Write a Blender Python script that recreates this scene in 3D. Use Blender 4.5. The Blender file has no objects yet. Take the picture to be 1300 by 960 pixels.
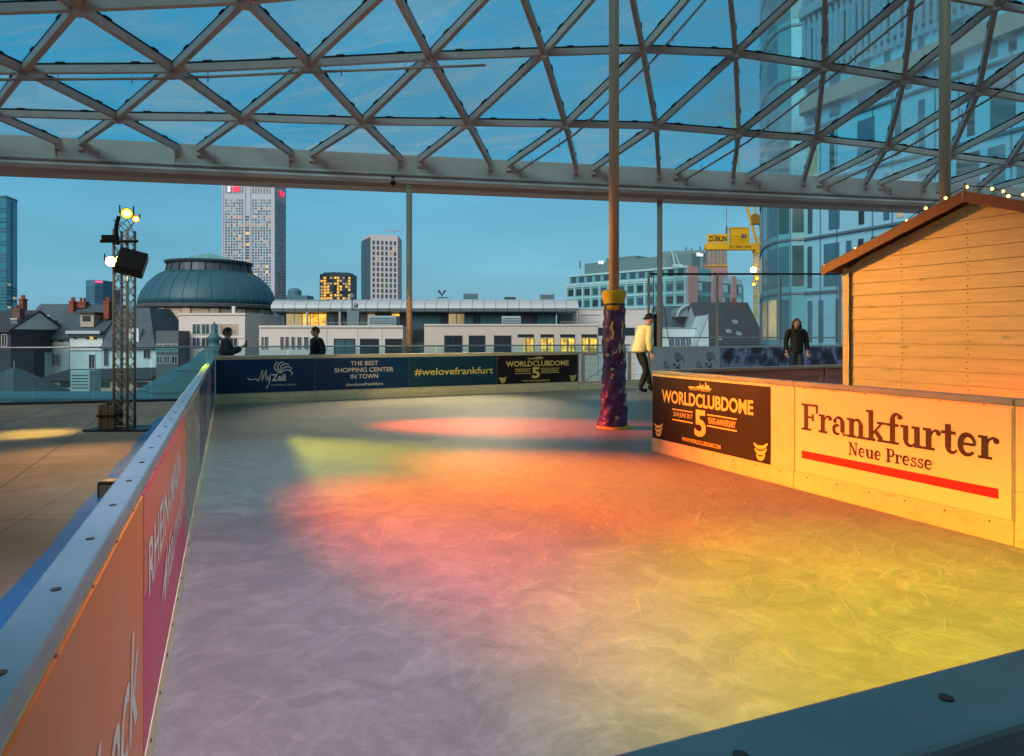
import bpy, bmesh, math, random
from mathutils import Vector, Matrix
R = random.Random(7)
C = bpy.context.scene.collection
rad = math.radians
F, CX, HY, CH = 860.0, 650.0, 425.0, 1.35      # focal length in photo pixels, principal column, horizon row, eye height
DECK = -0.2

def P(px, py, Y):
    """world point seen at photo pixel (px, py) at depth Y"""
    return Vector(((px - CX) / F * Y, Y, CH - (py - HY) / F * Y))
def XY(px, Y):
    return Vector(((px - CX) / F * Y, Y, 0))
def ZP(py, Y):
    return CH - (py - HY) / F * Y

# ------------------------------------------------------------------ objects
def wloc(o):
    v = Vector((0, 0, 0))
    while o is not None:
        v = v + o.location; o = o.parent
    return v
def tag(o, label=None, cat=None, group=None, kind=None):
    if label: o['label'] = label
    if cat: o['category'] = cat
    if group: o['group'] = group
    if kind: o['kind'] = kind
    return o
def thing(name, label, cat, loc, group=None):
    o = bpy.data.objects.new(name, None); C.objects.link(o)
    o.location = Vector(loc); o.empty_display_size = .2
    return tag(o, label, cat, group)
def copy_tree(o, parent=None):
    c = o.copy(); C.objects.link(c)
    if parent is not None: c.parent = parent
    for ch in list(o.children): copy_tree(ch, c)
    return c

class MB:
    def __init__(s): s.v = []; s.f = []; s.m = []; s.mi = 0
    def add(s, vs, fs):
        b = len(s.v); s.v += [Vector(p) for p in vs]
        for f in fs: s.f.append([b + i for i in f]); s.m.append(s.mi)
        return s
    def box(s, o, a, b, c):
        o, a, b, c = Vector(o), Vector(a), Vector(b), Vector(c)
        return s.add([o, o+a, o+a+b, o+b, o+c, o+a+c, o+a+b+c, o+b+c],
                     [(0,3,2,1),(4,5,6,7),(0,1,5,4),(1,2,6,5),(2,3,7,6),(3,0,4,7)])
    def cbox(s, c, x, y, z):
        c = Vector(c); return s.box(c - Vector((x/2, y/2, z/2)), (x,0,0), (0,y,0), (0,0,z))
    def prism(s, pts, ext):
        n = len(pts); e = Vector(ext); pts = [Vector(p) for p in pts]
        return s.add(pts + [p + e for p in pts], [tuple(range(n))[::-1], tuple(range(n, 2*n))] + [(i, (i+1) % n, n + (i+1) % n, n + i) for i in range(n)])
    def tube(s, p0, p1, r0, r1=None, n=8, cap=True):
        r1 = r0 if r1 is None else r1
        p0, p1 = Vector(p0), Vector(p1); d = (p1 - p0).normalized()
        a = d.cross(Vector((0, 0, 1)));
        if a.length < 1e-3: a = Vector((1, 0, 0))
        a.normalize(); b = d.cross(a)
        vs = []
        for p, r in ((p0, r0), (p1, r1)):
            for i in range(n):
                t = 2*math.pi*i/n; vs.append(p + a*math.cos(t)*r + b*math.sin(t)*r)
        fs = [(i, (i+1) % n, n + (i+1) % n, n + i) for i in range(n)]
        if cap: fs += [tuple(range(n))[::-1], tuple(range(n, 2*n))]
        return s.add(vs, fs)
    def path(s, pts, r, n=6):
        for a, b in zip(pts[:-1], pts[1:]): s.tube(a, b, r, r, n)
        return s
    def lathe(s, c, prof, n=24, rot=0, sx=1, sy=1):
        c = Vector(c); vs = []; fs = []
        for r, z in prof:
            for i in range(n):
                t = 2*math.pi*i/n + rot; vs.append(c + Vector((math.cos(t)*r*sx, math.sin(t)*r*sy, z)))
        for k in range(len(prof) - 1):
            for i in range(n):
                fs.append((k*n+i, k*n+(i+1) % n, (k+1)*n+(i+1) % n, (k+1)*n+i))
        fs.append(tuple(range(n))[::-1]); fs.append(tuple(range((len(prof)-1)*n, len(prof)*n)))
        return s.add(vs, fs)
    def ball(s, c, rx, ry=None, rz=None, n=12, m=8):
        ry = ry or rx; rz = rz or rx; c = Vector(c)
        prof = [(math.sin(math.pi*k/m), -math.cos(math.pi*k/m)) for k in range(m+1)]
        vs = []
        for r, z in prof:
            for i in range(n):
                t = 2*math.pi*i/n; vs.append(c + Vector((math.cos(t)*max(r, .001)*rx, math.sin(t)*max(r, .001)*ry, z*rz)))
        fs = [(k*n+i, k*n+(i+1) % n, (k+1)*n+(i+1) % n, (k+1)*n+i) for k in range(m) for i in range(n)]
        return s.add(vs, fs)
    def strut(s, p0, p1, w, h, lift=0.):
        """box section beam, top face on the line p0-p1"""
        p0, p1 = Vector(p0), Vector(p1); d = (p1-p0).normalized()
        a = d.cross(Vector((0, 0, 1))).normalized(); u = a.cross(d)
        return s.box(p0 - a*w/2 + u*(lift - h), p1-p0, a*w, u*h)
    def build(s, name, mats, parent=None, smooth=False, bevel=0, recalc=True, kind=None, label=None):
        me = bpy.data.meshes.new(name)
        off = wloc(parent) if parent is not None else Vector((0, 0, 0))
        if parent is None and s.v:
            xs = [v.x for v in s.v]; ys = [v.y for v in s.v]; zs = [v.z for v in s.v]
            off = Vector(((min(xs)+max(xs))/2, (min(ys)+max(ys))/2, min(zs)))
        me.from_pydata([tuple(v - off) for v in s.v], [], s.f)
        mats = mats if isinstance(mats, (list, tuple)) else [mats]
        for m in mats: me.materials.append(m)
        me.polygons.foreach_set('material_index', s.m)
        if recalc:
            bm = bmesh.new(); bm.from_mesh(me); bmesh.ops.recalc_face_normals(bm, faces=bm.faces); bm.to_mesh(me); bm.free()
        if smooth:
            for p in me.polygons: p.use_smooth = True
        o = bpy.data.objects.new(name, me); C.objects.link(o)
        if parent is not None: o.parent = parent
        else: o.location = off
        if bevel:
            b = o.modifiers.new('bevel', 'BEVEL'); b.width = bevel; b.segments = 2; b.limit_method = 'ANGLE'
        if kind: o['kind'] = kind
        if label: o['label'] = label
        return o

# ------------------------------------------------------------------ materials
def nt(name):
    m = bpy.data.materials.new(name); m.use_nodes = True
    return m, m.node_tree.nodes, m.node_tree.links, m.node_tree.nodes['Principled BSDF']
def M(name, col, rough=.6, metal=0., var=.12, scale=3., bump=0., spec=.3, stretch=None, big=.0, scuff=0., knots=0.):
    m, N, L, b = nt(name)
    b.inputs['Roughness'].default_value = rough; b.inputs['Metallic'].default_value = metal
    b.inputs['Specular IOR Level'].default_value = spec
    g = N.new('ShaderNodeNewGeometry'); src = g.outputs['Position']
    if stretch:
        mp = N.new('ShaderNodeMapping'); mp.inputs['Scale'].default_value = stretch; L.new(src, mp.inputs['Vector']); src = mp.outputs['Vector']
    n = N.new('ShaderNodeTexNoise'); n.inputs['Scale'].default_value = scale; n.inputs['Detail'].default_value = 5; n.inputs['Roughness'].default_value = .62
    L.new(src, n.inputs['Vector'])
    r = N.new('ShaderNodeMapRange'); r.inputs['From Min'].default_value = .25; r.inputs['From Max'].default_value = .75
    r.inputs['To Min'].default_value = 1 - var; r.inputs['To Max'].default_value = 1 + var
    L.new(n.outputs['Fac'], r.inputs['Value'])
    fac = r.outputs['Result']
    if big:
        n2 = N.new('ShaderNodeTexNoise'); n2.inputs['Scale'].default_value = scale*.13; n2.inputs['Detail'].default_value = 3
        L.new(g.outputs['Position'], n2.inputs['Vector'])
        r2 = N.new('ShaderNodeMapRange'); r2.inputs['From Min'].default_value = .3; r2.inputs['From Max'].default_value = .7
        r2.inputs['To Min'].default_value = 1-big; r2.inputs['To Max'].default_value = 1+big
        L.new(n2.outputs['Fac'], r2.inputs['Value'])
        mu = N.new('ShaderNodeMath'); mu.operation = 'MULTIPLY'; L.new(fac, mu.inputs[0]); L.new(r2.outputs['Result'], mu.inputs[1]); fac = mu.outputs[0]
    def times(f, q):
        mu = N.new('ShaderNodeMath'); mu.operation = 'MULTIPLY'; L.new(f, mu.inputs[0]); L.new(q, mu.inputs[1]); return mu.outputs[0]
    if scuff:
        for sx, lo in (((3, 3, 26), .60), ((14, 14, 5), .64)):
            mp2 = N.new('ShaderNodeMapping'); mp2.inputs['Scale'].default_value = sx; mp2.inputs['Rotation'].default_value = (.12, .08, 0); L.new(g.outputs['Position'], mp2.inputs['Vector'])
            n3 = N.new('ShaderNodeTexNoise'); n3.inputs['Scale'].default_value = 1; n3.inputs['Detail'].default_value = 6; n3.inputs['Roughness'].default_value = .7; L.new(mp2.outputs['Vector'], n3.inputs['Vector'])
            r3 = N.new('ShaderNodeMapRange'); r3.inputs['From Min'].default_value = lo; r3.inputs['From Max'].default_value = lo+.10; r3.inputs['To Min'].default_value = 1; r3.inputs['To Max'].default_value = 1-scuff; L.new(n3.outputs['Fac'], r3.inputs['Value']); fac = times(fac, r3.outputs['Result'])
    if knots:
        mp2 = N.new('ShaderNodeMapping'); mp2.inputs['Scale'].default_value = (2.2, 2.2, 5.5); L.new(g.outputs['Position'], mp2.inputs['Vector'])
        vo = N.new('ShaderNodeTexVoronoi'); vo.inputs['Scale'].default_value = 1.0; vo.inputs['Randomness'].default_value = 1; L.new(mp2.outputs['Vector'], vo.inputs['Vector'])
        r3 = N.new('ShaderNodeMapRange'); r3.interpolation_type = 'SMOOTHSTEP'; r3.inputs['From Min'].default_value = .03; r3.inputs['From Max'].default_value = .13; r3.inputs['To Min'].default_value = 1-knots; r3.inputs['To Max'].default_value = 1; L.new(vo.outputs['Distance'], r3.inputs['Value']); fac = times(fac, r3.outputs['Result'])
    x = N.new('ShaderNodeMix'); x.data_type = 'RGBA'; x.blend_type = 'MULTIPLY'; x.inputs['Factor'].default_value = 1
    x.inputs['A'].default_value = (*col, 1); L.new(fac, x.inputs['B']); L.new(x.outputs['Result'], b.inputs['Base Color'])
    rr = N.new('ShaderNodeMapRange'); rr.inputs['To Min'].default_value = max(.03, rough-.12); rr.inputs['To Max'].default_value = min(1, rough+.12)
    L.new(n.outputs['Fac'], rr.inputs['Value']); L.new(rr.outputs['Result'], b.inputs['Roughness'])
    if bump:
        bp = N.new('ShaderNodeBump'); bp.inputs['Strength'].default_value = bump; bp.inputs['Distance'].default_value = .02
        L.new(n.outputs['Fac'], bp.inputs['Height']); L.new(bp.outputs['Normal'], b.inputs['Normal'])
    return m
def EM(name, col, s):
    m, N, L, b = nt(name); b.inputs['Base Color'].default_value = (*[c*.5 for c in col], 1)
    b.inputs['Emission Color'].default_value = (*col, 1); b.inputs['Emission Strength'].default_value = s
    return m
def LIT(name, col, s, scale=.6):
    """lit window: uneven interior glow"""
    m, N, L, b = nt(name); b.inputs['Base Color'].default_value = (.05, .05, .05, 1); b.inputs['Roughness'].default_value = .2
    g = N.new('ShaderNodeNewGeometry'); n = N.new('ShaderNodeTexNoise'); n.inputs['Scale'].default_value = scale; n.inputs['Detail'].default_value = 3
    L.new(g.outputs['Position'], n.inputs['Vector'])
    r = N.new('ShaderNodeMapRange'); r.inputs['From Min'].default_value = .3; r.inputs['From Max'].default_value = .7
    r.inputs['To Min'].default_value = s*.25; r.inputs['To Max'].default_value = s*1.5
    L.new(n.outputs['Fac'], r.inputs['Value']); L.new(r.outputs['Result'], b.inputs['Emission Strength'])
    b.inputs['Emission Color'].default_value = (*col, 1)
    return m
def GLASS(name, tint, dirt_sheen=.06, gloss=.10, rough=.03, dirt_sheen_col=(.5, .55, .55)):
    """thin pane: tinted see-through, a weak mirror and a milky film of dust and painted-in reflections"""
    m, N, L, b = nt(name); N.remove(b)
    out = N['Material Output']
    t = N.new('ShaderNodeBsdfTransparent'); t.inputs['Color'].default_value = (*tint, 1)
    gl = N.new('ShaderNodeBsdfGlossy'); gl.inputs['Roughness'].default_value = rough; gl.inputs['Color'].default_value = (.9, .95, 1, 1)
    lw = N.new('ShaderNodeLayerWeight'); lw.inputs['Blend'].default_value = .12
    mu = N.new('ShaderNodeMath'); mu.operation = 'MULTIPLY_ADD'; mu.inputs[1].default_value = .30; mu.inputs[2].default_value = gloss*.3
    L.new(lw.outputs['Facing'], mu.inputs[0])
    mx = N.new('ShaderNodeMixShader'); L.new(mu.outputs[0], mx.inputs['Fac']); L.new(t.outputs[0], mx.inputs[1]); L.new(gl.outputs[0], mx.inputs[2])
    d = N.new('ShaderNodeBsdfDiffuse'); d.inputs['Color'].default_value = (*dirt_sheen_col, 1)
    tr = N.new('ShaderNodeBsdfTranslucent'); tr.inputs['Color'].default_value = (*dirt_sheen_col, 1)
    ad = N.new('ShaderNodeMixShader'); ad.inputs['Fac'].default_value = .6; L.new(d.outputs[0], ad.inputs[1]); L.new(tr.outputs[0], ad.inputs[2])
    g = N.new('ShaderNodeNewGeometry'); mp = N.new('ShaderNodeMapping'); mp.inputs['Scale'].default_value = (.5, 1.6, 1.2); mp.inputs['Rotation'].default_value = (0, 0, .5)
    L.new(g.outputs['Position'], mp.inputs['Vector'])
    n = N.new('ShaderNodeTexNoise'); n.inputs['Scale'].default_value = 1.1; n.inputs['Detail'].default_value = 6; n.inputs['Distortion'].default_value = .6
    L.new(mp.outputs['Vector'], n.inputs['Vector'])
    r = N.new('ShaderNodeMapRange'); r.inputs['From Min'].default_value = .45; r.inputs['From Max'].default_value = .70; r.inputs['To Min'].default_value = dirt_sheen*.15; r.inputs['To Max'].default_value = dirt_sheen*2.2
    L.new(n.outputs['Fac'], r.inputs['Value'])
    oi = N.new('ShaderNodeObjectInfo'); rv = N.new('ShaderNodeMapRange'); rv.inputs['To Min'].default_value = dirt_sheen*.05; rv.inputs['To Max'].default_value = dirt_sheen*2.2; L.new(oi.outputs['Random'], rv.inputs['Value'])
    sm = N.new('ShaderNodeMath'); sm.operation = 'ADD'; L.new(r.outputs['Result'], sm.inputs[0]); L.new(rv.outputs['Result'], sm.inputs[1])
    m2 = N.new('ShaderNodeMixShader'); L.new(sm.outputs[0], m2.inputs['Fac']); L.new(mx.outputs[0], m2.inputs[1]); L.new(ad.outputs[0], m2.inputs[2])
    L.new(m2.outputs[0], out.inputs['Surface'])
    return m

def ice_material():
    m, N, L, b = nt('ice')
    g = N.new('ShaderNodeNewGeometry')
    acc = None
    def op(o, a, bb):
        x = N.new('ShaderNodeMath'); x.operation = o
        for i, k in enumerate((a, bb)):
            if isinstance(k, (int, float)): x.inputs[i].default_value = k
            else: L.new(k, x.inputs[i])
        return x.outputs[0]
    # long blade scratches at several headings: warped noise squeezed across its run
    wn = N.new('ShaderNodeTexNoise'); wn.inputs['Scale'].default_value = .7; wn.inputs['Detail'].default_value = 2
    L.new(g.outputs['Position'], wn.inputs['Vector'])
    wa = N.new('ShaderNodeVectorMath'); wa.operation = 'MULTIPLY_ADD'; wa.inputs[1].default_value = (.8, .8, 0)
    L.new(wn.outputs['Color'], wa.inputs[0]); L.new(g.outputs['Position'], wa.inputs[2])
    for k, (ang, sx, sy, lo, hi, w) in enumerate(((.35, .9, 5, .58, .5, .9), (1.35, 1.2, 7, .58, .4, .8), (2.2, 1., 5, .58, .5, .9), (2.85, 1.5, 9, .58, .4, .7), (.9, 1.6, 10, .58, .4, .7), (1.8, 1.2, 8, .58, .45, .8), (2.5, 2., 12, .58, .4, .7))):
        mp = N.new('ShaderNodeMapping'); mp.inputs['Rotation'].default_value = (0, 0, ang); mp.inputs['Location'].default_value = (k*7.3, k*3.1, 0)
        L.new(wa.outputs[0], mp.inputs['Vector'])
        m2 = N.new('ShaderNodeMapping'); m2.inputs['Scale'].default_value = (sx, sy, 1); L.new(mp.outputs['Vector'], m2.inputs['Vector'])
        n = N.new('ShaderNodeTexNoise'); n.inputs['Scale'].default_value = .42; n.inputs['Detail'].default_value = 1.5; n.inputs['Roughness'].default_value = .5
        L.new(m2.outputs['Vector'], n.inputs['Vector'])
        ab = op('ABSOLUTE', op('SUBTRACT', n.outputs['Fac'], .5), 0.)
        r = N.new('ShaderNodeMapRange'); r.interpolation_type = 'SMOOTHSTEP'
        r.inputs['From Min'].default_value = hi*.024; r.inputs['From Max'].default_value = .002; r.inputs['To Max'].default_value = w
        L.new(ab, r.inputs['Value'])
        mk = N.new('ShaderNodeTexNoise'); mk.inputs['Scale'].default_value = 2.6; mk.inputs['Detail'].default_value = 3; L.new(mp.outputs['Vector'], mk.inputs['Vector'])
        mr = N.new('ShaderNodeMapRange'); mr.inputs['From Min'].default_value = .46; mr.inputs['From Max'].default_value = .62; L.new(mk.outputs['Fac'], mr.inputs['Value'])
        cut = op('MULTIPLY', r.outputs['Result'], mr.outputs['Result'])
        acc = cut if acc is None else op('ADD', acc, cut)
    cl = N.new('ShaderNodeTexNoise'); cl.inputs['Scale'].default_value = 3.4; cl.inputs['Detail'].default_value = 7; cl.inputs['Roughness'].default_value = .7; cl.inputs['Distortion'].default_value = 1.2
    L.new(g.outputs['Position'], cl.inputs['Vector'])
    snow = N.new('ShaderNodeMapRange'); snow.inputs['From Min'].default_value = .38; snow.inputs['From Max'].default_value = .66; L.new(cl.outputs['Fac'], snow.inputs['Value'])
    fine = N.new('ShaderNodeTexNoise'); fine.inputs['Scale'].default_value = 24; fine.inputs['Detail'].default_value = 4; L.new(wa.outputs[0], fine.inputs['Vector'])
    tot = op('ADD', op('MULTIPLY', acc, .30), op('MULTIPLY', op('MULTIPLY', snow.outputs['Result'], fine.outputs['Fac']), 1.3))
    cr = N.new('ShaderNodeValToRGB'); cr.color_ramp.elements[0].color = (.215, .205, .19, 1); cr.color_ramp.elements[1].color = (.44, .42, .39, 1)
    e = cr.color_ramp.elements.new(.32); e.color = (.285, .27, .25, 1)
    sc = op('MULTIPLY', tot, .62); L.new(sc, cr.inputs['Fac']); L.new(cr.outputs['Color'], b.inputs['Base Color'])
    rg = N.new('ShaderNodeMapRange'); rg.inputs['To Min'].default_value = .34; rg.inputs['To Max'].default_value = .75
    L.new(sc, rg.inputs['Value']); L.new(rg.outputs['Result'], b.inputs['Roughness'])
    bp = N.new('ShaderNodeBump'); bp.inputs['Strength'].default_value = .5; bp.inputs['Distance'].default_value = .012; L.new(tot, bp.inputs['Height']); L.new(bp.outputs['Normal'], b.inputs['Normal'])
    b.inputs['Specular IOR Level'].default_value = .06
    return m
def foil_material():
    m, N, L, b = nt('glitter_foil')
    g = N.new('ShaderNodeNewGeometry')
    n = N.new('ShaderNodeTexNoise'); n.inputs['Scale'].default_value = 9; n.inputs['Detail'].default_value = 5; n.inputs['Distortion'].default_value = 1.5; L.new(g.outputs['Position'], n.inputs['Vector'])
    v = N.new('ShaderNodeTexVoronoi'); v.inputs['Scale'].default_value = 16; L.new(g.outputs['Position'], v.inputs['Vector'])
    sep = N.new('ShaderNodeSeparateColor'); L.new(v.outputs['Color'], sep.inputs[0])
    gt = N.new('ShaderNodeMath'); gt.operation = 'GREATER_THAN'; gt.inputs[1].default_value = .91; L.new(sep.outputs[0], gt.inputs[0])
    lt = N.new('ShaderNodeMath'); lt.operation = 'LESS_THAN'; lt.inputs[1].default_value = .022; L.new(v.outputs['Distance'], lt.inputs[0])
    lt.inputs[1].default_value = .42
    an = N.new('ShaderNodeMath'); an.operation = 'MULTIPLY'; L.new(gt.outputs[0], an.inputs[0]); L.new(lt.outputs[0], an.inputs[1])
    cr = N.new('ShaderNodeValToRGB'); cr.color_ramp.elements[0].color = (.04, .025, .11, 1); cr.color_ramp.elements[0].position = .35
    cr.color_ramp.elements[1].color = (.14, .08, .22, 1); cr.color_ramp.elements[1].position = .7; L.new(n.outputs['Fac'], cr.inputs['Fac'])
    mx = N.new('ShaderNodeMix'); mx.data_type = 'RGBA'; L.new(an.outputs[0], mx.inputs['Factor']); L.new(cr.outputs['Color'], mx.inputs['A']); mx.inputs['B'].default_value = (.75, .5, .12, 1)
    L.new(mx.outputs['Result'], b.inputs['Base Color']); b.inputs['Roughness'].default_value = .34; b.inputs['Metallic'].default_value = .35
    bp = N.new('ShaderNodeBump'); bp.inputs['Strength'].default_value = .9; bp.inputs['Distance'].default_value = .03; L.new(n.outputs['Fac'], bp.inputs['Height']); L.new(bp.outputs['Normal'], b.inputs['Normal'])
    return m
def abstract_print():
    m, N, L, b = nt('night_photo_print')
    g = N.new('ShaderNodeNewGeometry')
    v = N.new('ShaderNodeTexVoronoi'); v.inputs['Scale'].default_value = 2.6; L.new(g.outputs['Position'], v.inputs['Vector'])
    n = N.new('ShaderNodeTexNoise'); n.inputs['Scale'].default_value = 3.2; n.inputs['Detail'].default_value = 5; n.inputs['Distortion'].default_value = 1.6; L.new(g.outputs['Position'], n.inputs['Vector'])
    mu = N.new('ShaderNodeMath'); mu.operation = 'MULTIPLY'; L.new(v.outputs['Distance'], mu.inputs[0]); L.new(n.outputs['Fac'], mu.inputs[1])
    cr = N.new('ShaderNodeValToRGB'); cr.color_ramp.elements[0].color = (.008, .008, .03, 1); cr.color_ramp.elements[0].position = .12
    cr.color_ramp.elements[1].color = (.28, .30, .52, 1); cr.color_ramp.elements[1].position = .38
    e = cr.color_ramp.elements.new(.24); e.color = (.05, .055, .14, 1)
    L.new(mu.outputs[0], cr.inputs['Fac']); L.new(cr.outputs['Color'], b.inputs['Base Color']); b.inputs['Roughness'].default_value = .35
    return m
def plank_floor(name, col):
    m = M(name, col, .82, 0, .25, 2.2, .15, .12, None, .3)
    return m

white_hdpe = M('white_board_plastic', (.72, .64, .42), .5, 0, .10, 5, .06, .2, None, .06, .22)
cap_plastic = M('cap_plastic', (.17, .30, .35), .34, 0, .16, 5, .1, .5, None, .1, .28)
cap_wood = M('pale_wood_cap', (.62, .55, .42), .5, 0, .12, 6, .05, .3)
kick_col = M('kick_plate', (.70, .62, .40), .5, 0, .14, 6, .05, .15, None, .1, .3)
screw_m = M('screw_head', (.10, .09, .08), .5, .6)
dark_frame = M('dark_frame', (.03, .03, .035), .5, .2)
navy = M('navy_banner', (.005, .042, .13), .35, 0, .10, 4, .12, .2, None, .12, -.35)
teal = M('teal_banner', (.006, .052, .09), .35, 0, .10, 4, .12, .2, None, .12, -.35)
plum = M('plum_banner', (.014, .010, .014), .35, 0, .2, 4, .12, .2, None, .12, -.35)
cream = M('cream_ink', (.78, .74, .64), .5, 0, .08)
gold = M('gold_ink', (.80, .62, .18), .45, 0, .06)
black_ink = M('black_ink', (.025, .018, .02), .5, 0, .1)
grey_ink = M('dark_grey_ink', (.06, .05, .08), .5, 0, .1)
red_ink = M('red_ink', (.72, .012, .025), .45, 0, .05)
white_pvc = M('white_banner', (.78, .71, .46), .5, 0, .04, 4, .1, .15, None, .04, .05)
lilac_pvc = M('pale_lilac_banner', (.52, .50, .56), .4, 0, .08, 4)
orange_pvc = M('orange_banner', (.78, .21, .035), .33, 0, .06, 3, .12, .25, None, .06, .12)
pink_pvc = M('crimson_banner', (.66, .035, .12), .33, 0, .08, 3, .12, .25, None, .06, .12)
coral_pvc = M('coral_banner', (.80, .17, .10), .33, 0, .06, 3, .12, .25, None, .06, .12)
grey_pvc = M('grey_banner', (.26, .25, .20), .25, 0, .15, 2)
night_print = abstract_print()
ice_m = ice_material(); foil = foil_material()
steel_white = M('painted_steel', (.62, .42, .40), .45, .1, .08, 3, .03, .4)
steel_beam = M('painted_beam', (.66, .42, .39), .5, .1, .10, 2, .03, .35, None, .05)
gasket = M('black_gasket', (.012, .012, .014), .6)
pipe_m = M('sprinkler_pipe_paint', (.52, .36, .33), .4, .1)
roof_glass = GLASS('roof_glass', (.28, .84, .97), .17, .22, .03, (.55, .80, .88))  # milky film paints pale reflections into the panes, besides dust
rail_glass = GLASS('balustrade_glass', (.76, .91, .94), .03, .10)
screen_glass = GLASS('screen_glass', (.85, .93, .95), .015, .05)
alu = M('aluminium', (.48, .50, .52), .35, .7)
pole_m = M('column_paint', (.56, .36, .26), .42, .05, .08, 3, .03)
yellow_fabric = M('yellow_collar', (.82, .50, .03), .6, 0, .12, 12, .2)
blue_tarp = M('blue_tarp', (.008, .12, .34), .42, 0, .25, 4, .4, .4)
deck_m = plank_floor('deck_boards', (.29, .23, .175))
black_m = M('black_plastic', (.014, .013, .013), .5, 0, .2, 8)
truss_m = M('truss_aluminium', (.42, .33, .25), .45, .2)
wood_block = M('timber_block', (.22, .16, .11), .7, 0, .3, 8, .3, .2, (1, 1, 6))
hot_white = EM('lamp_hot', (1., .80, .45), 14); hot_yel = EM('lamp_yellow', (1., .56, .01), 4); hot_amb = EM('lamp_amber', (1., .30, .0), 4)
bulb_em = EM('bulb_glow', (1., .55, .10), 9)
red_neon = EM('sign_red', (1., .015, .06), 1.6); white_neon = EM('sign_white', (.85, .9, 1.), 1.0); pink_neon = EM('sign_pink', (1., .12, .3), .9)

hut_wood = M('hut_planks', (.82, .58, .32), .65, 0, .13, 2.2, .08, .15, (1.5, 1.5, 14), .10, 0, .35)
hut_roof_m = M('hut_roof', (.16, .05, .035), .6, 0, .2, 4, .1)
hut_fascia = M('hut_fascia', (.30, .11, .05), .55, 0, .2, 5, .1)
back_board = M('board_back', (.60, .30, .28), .55, 0, .12, 4, .05)

stone_pale = M('pale_render', (.52, .52, .50), .8, 0, .08, .6, 0, .2, None, .08)
stone_warm = M('sandstone', (.40, .34, .26), .85, 0, .22, .8, 0, .2, None, .15)
white_render = M('white_render', (.52, .64, .66), .8, 0, .10, .8, 0, .2, None, .1)
slate = M('slate', (.045, .080, .105), .6, 0, .25, 2.5, .2, .3, None, .15)
slate_dk = M('dark_slate', (.032, .040, .052), .6, 0, .25, 2.5, .2, .3)
copper = M('copper_patina', (.05, .16, .19), .5, .1, .2, 1.2, .05, .4, None, .15)
copper_lt = M('pale_copper', (.13, .33, .34), .5, .1, .15, 1.2)
dome_m = M('dome_copper', (.022, .095, .14), .5, .1, .15, .7, .03, .35, (1, 1, .3), .12)
brick_red = M('chimney_brick', (.20, .06, .045), .85, 0, .25, 6)
dark_win = M('dark_window', (.018, .028, .04), .12, 0, .3, .5, 0, .6)
teal_win = M('teal_window', (.03, .085, .10), .12, 0, .35, .4, 0, .6)
blue_win = M('blue_window', (.035, .075, .13), .15, 0, .35, .2, 0, .6)
lit_win = LIT('lit_window', (1., .62, .10), 1.0); lit_soft = LIT('lit_window_soft', (1., .72, .32), .42, .3); lit_or = LIT('lit_window_amber', (1., .50, .05), 1.3, 1.2)
win_frame = M('window_frame', (.45, .47, .48), .5)
tower_stone = M('tower_stone', (.36, .43, .52), .7, 0, .05, .1)
tower_glass = M('tower_glass', (.015, .19, .28), .2, .2, .25, .05, 0, .6)
tower_dark = M('tower_dark', (.015, .09, .13), .4, 0, .2, .1)
zinc = M('zinc_roof', (.34, .42, .46), .55, .1, .06, .4)
hotel_m = M('hotel_cladding', (.09, .32, .37), .6, 0, .08, .2); hotel_lt = M('hotel_band', (.28, .52, .58), .6, 0, .06, .2); hotel_pink = M('hotel_pink_stone', (.42, .25, .26), .7, 0, .08, .2)
crane_y = M('crane_yellow', (.80, .48, .015), .45, .1, .1, 1.5); concrete = M('concrete', (.30, .28, .25), .85, 0, .2, 1.5)
panel_blue = M('facade_panel', (.24, .55, .70), .3, .1, .06, .25, 0, .45, None, .06)
corner_glass = M('corner_glass', (.08, .32, .38), .28, 0., .25, .2, 0, .7)
mullion = M('facade_mullion', (.10, .17, .21), .4, .2); beige_stone = M('beige_cornice', (.50, .31, .26), .75, 0, .12, .3)  # cornice stone tinted pinkish, also standing in for a warm reflection
ground_m = M('city_ground', (.05, .05, .05), .9, 0, .2, .05)
tower_win = M('tower_window', (.05, .15, .20), .12, .2, .3, .4, 0, .6)
# ------------------------------------------------------------------ lettering
_tc = {}
def text_geo(s, bold=0.):
    """outline of a string as flat mesh in the unit box (0..1 wide, 0..1 high)"""
    k = (s, bold)
    if k not in _tc:
        cu = bpy.data.curves.new('tmp', 'FONT'); cu.body = s; cu.size = 1; cu.offset = bold; cu.resolution_u = 4
        o = bpy.data.objects.new('tmp', cu); C.objects.link(o)
        dg = bpy.context.evaluated_depsgraph_get(); dg.update()
        me = bpy.data.meshes.new_from_object(o.evaluated_get(dg))
        v = [tuple(q.co) for q in me.vertices]; f = [tuple(p.vertices) for p in me.polygons]
        bpy.data.objects.remove(o); bpy.data.curves.remove(cu); bpy.data.meshes.remove(me)
        x0 = min(a[0] for a in v); x1 = max(a[0] for a in v); y0 = min(a[1] for a in v); y1 = max(a[1] for a in v)
        _tc[k] = ([((a[0]-x0)/(x1-x0), (a[1]-y0)/(y1-y0)) for a in v], f, (x1-x0)/(y1-y0))
    return _tc[k]
def ribbon(pts, ws):
    """flat stroke: 2D points with a width at each"""
    v = []; n = len(pts)
    for i, (x, y) in enumerate(pts):
        a = pts[max(0, i-1)]; b = pts[min(n-1, i+1)]
        dx, dy = b[0]-a[0], b[1]-a[1]; l = math.hypot(dx, dy) or 1
        w = ws[i]/2 if isinstance(ws, (list, tuple)) else ws/2
        v += [(x - dy/l*w, y + dx/l*w), (x + dy/l*w, y - dx/l*w)]
    return v, [(2*i, 2*i+1, 2*i+3, 2*i+2) for i in range(n-1)]
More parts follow.
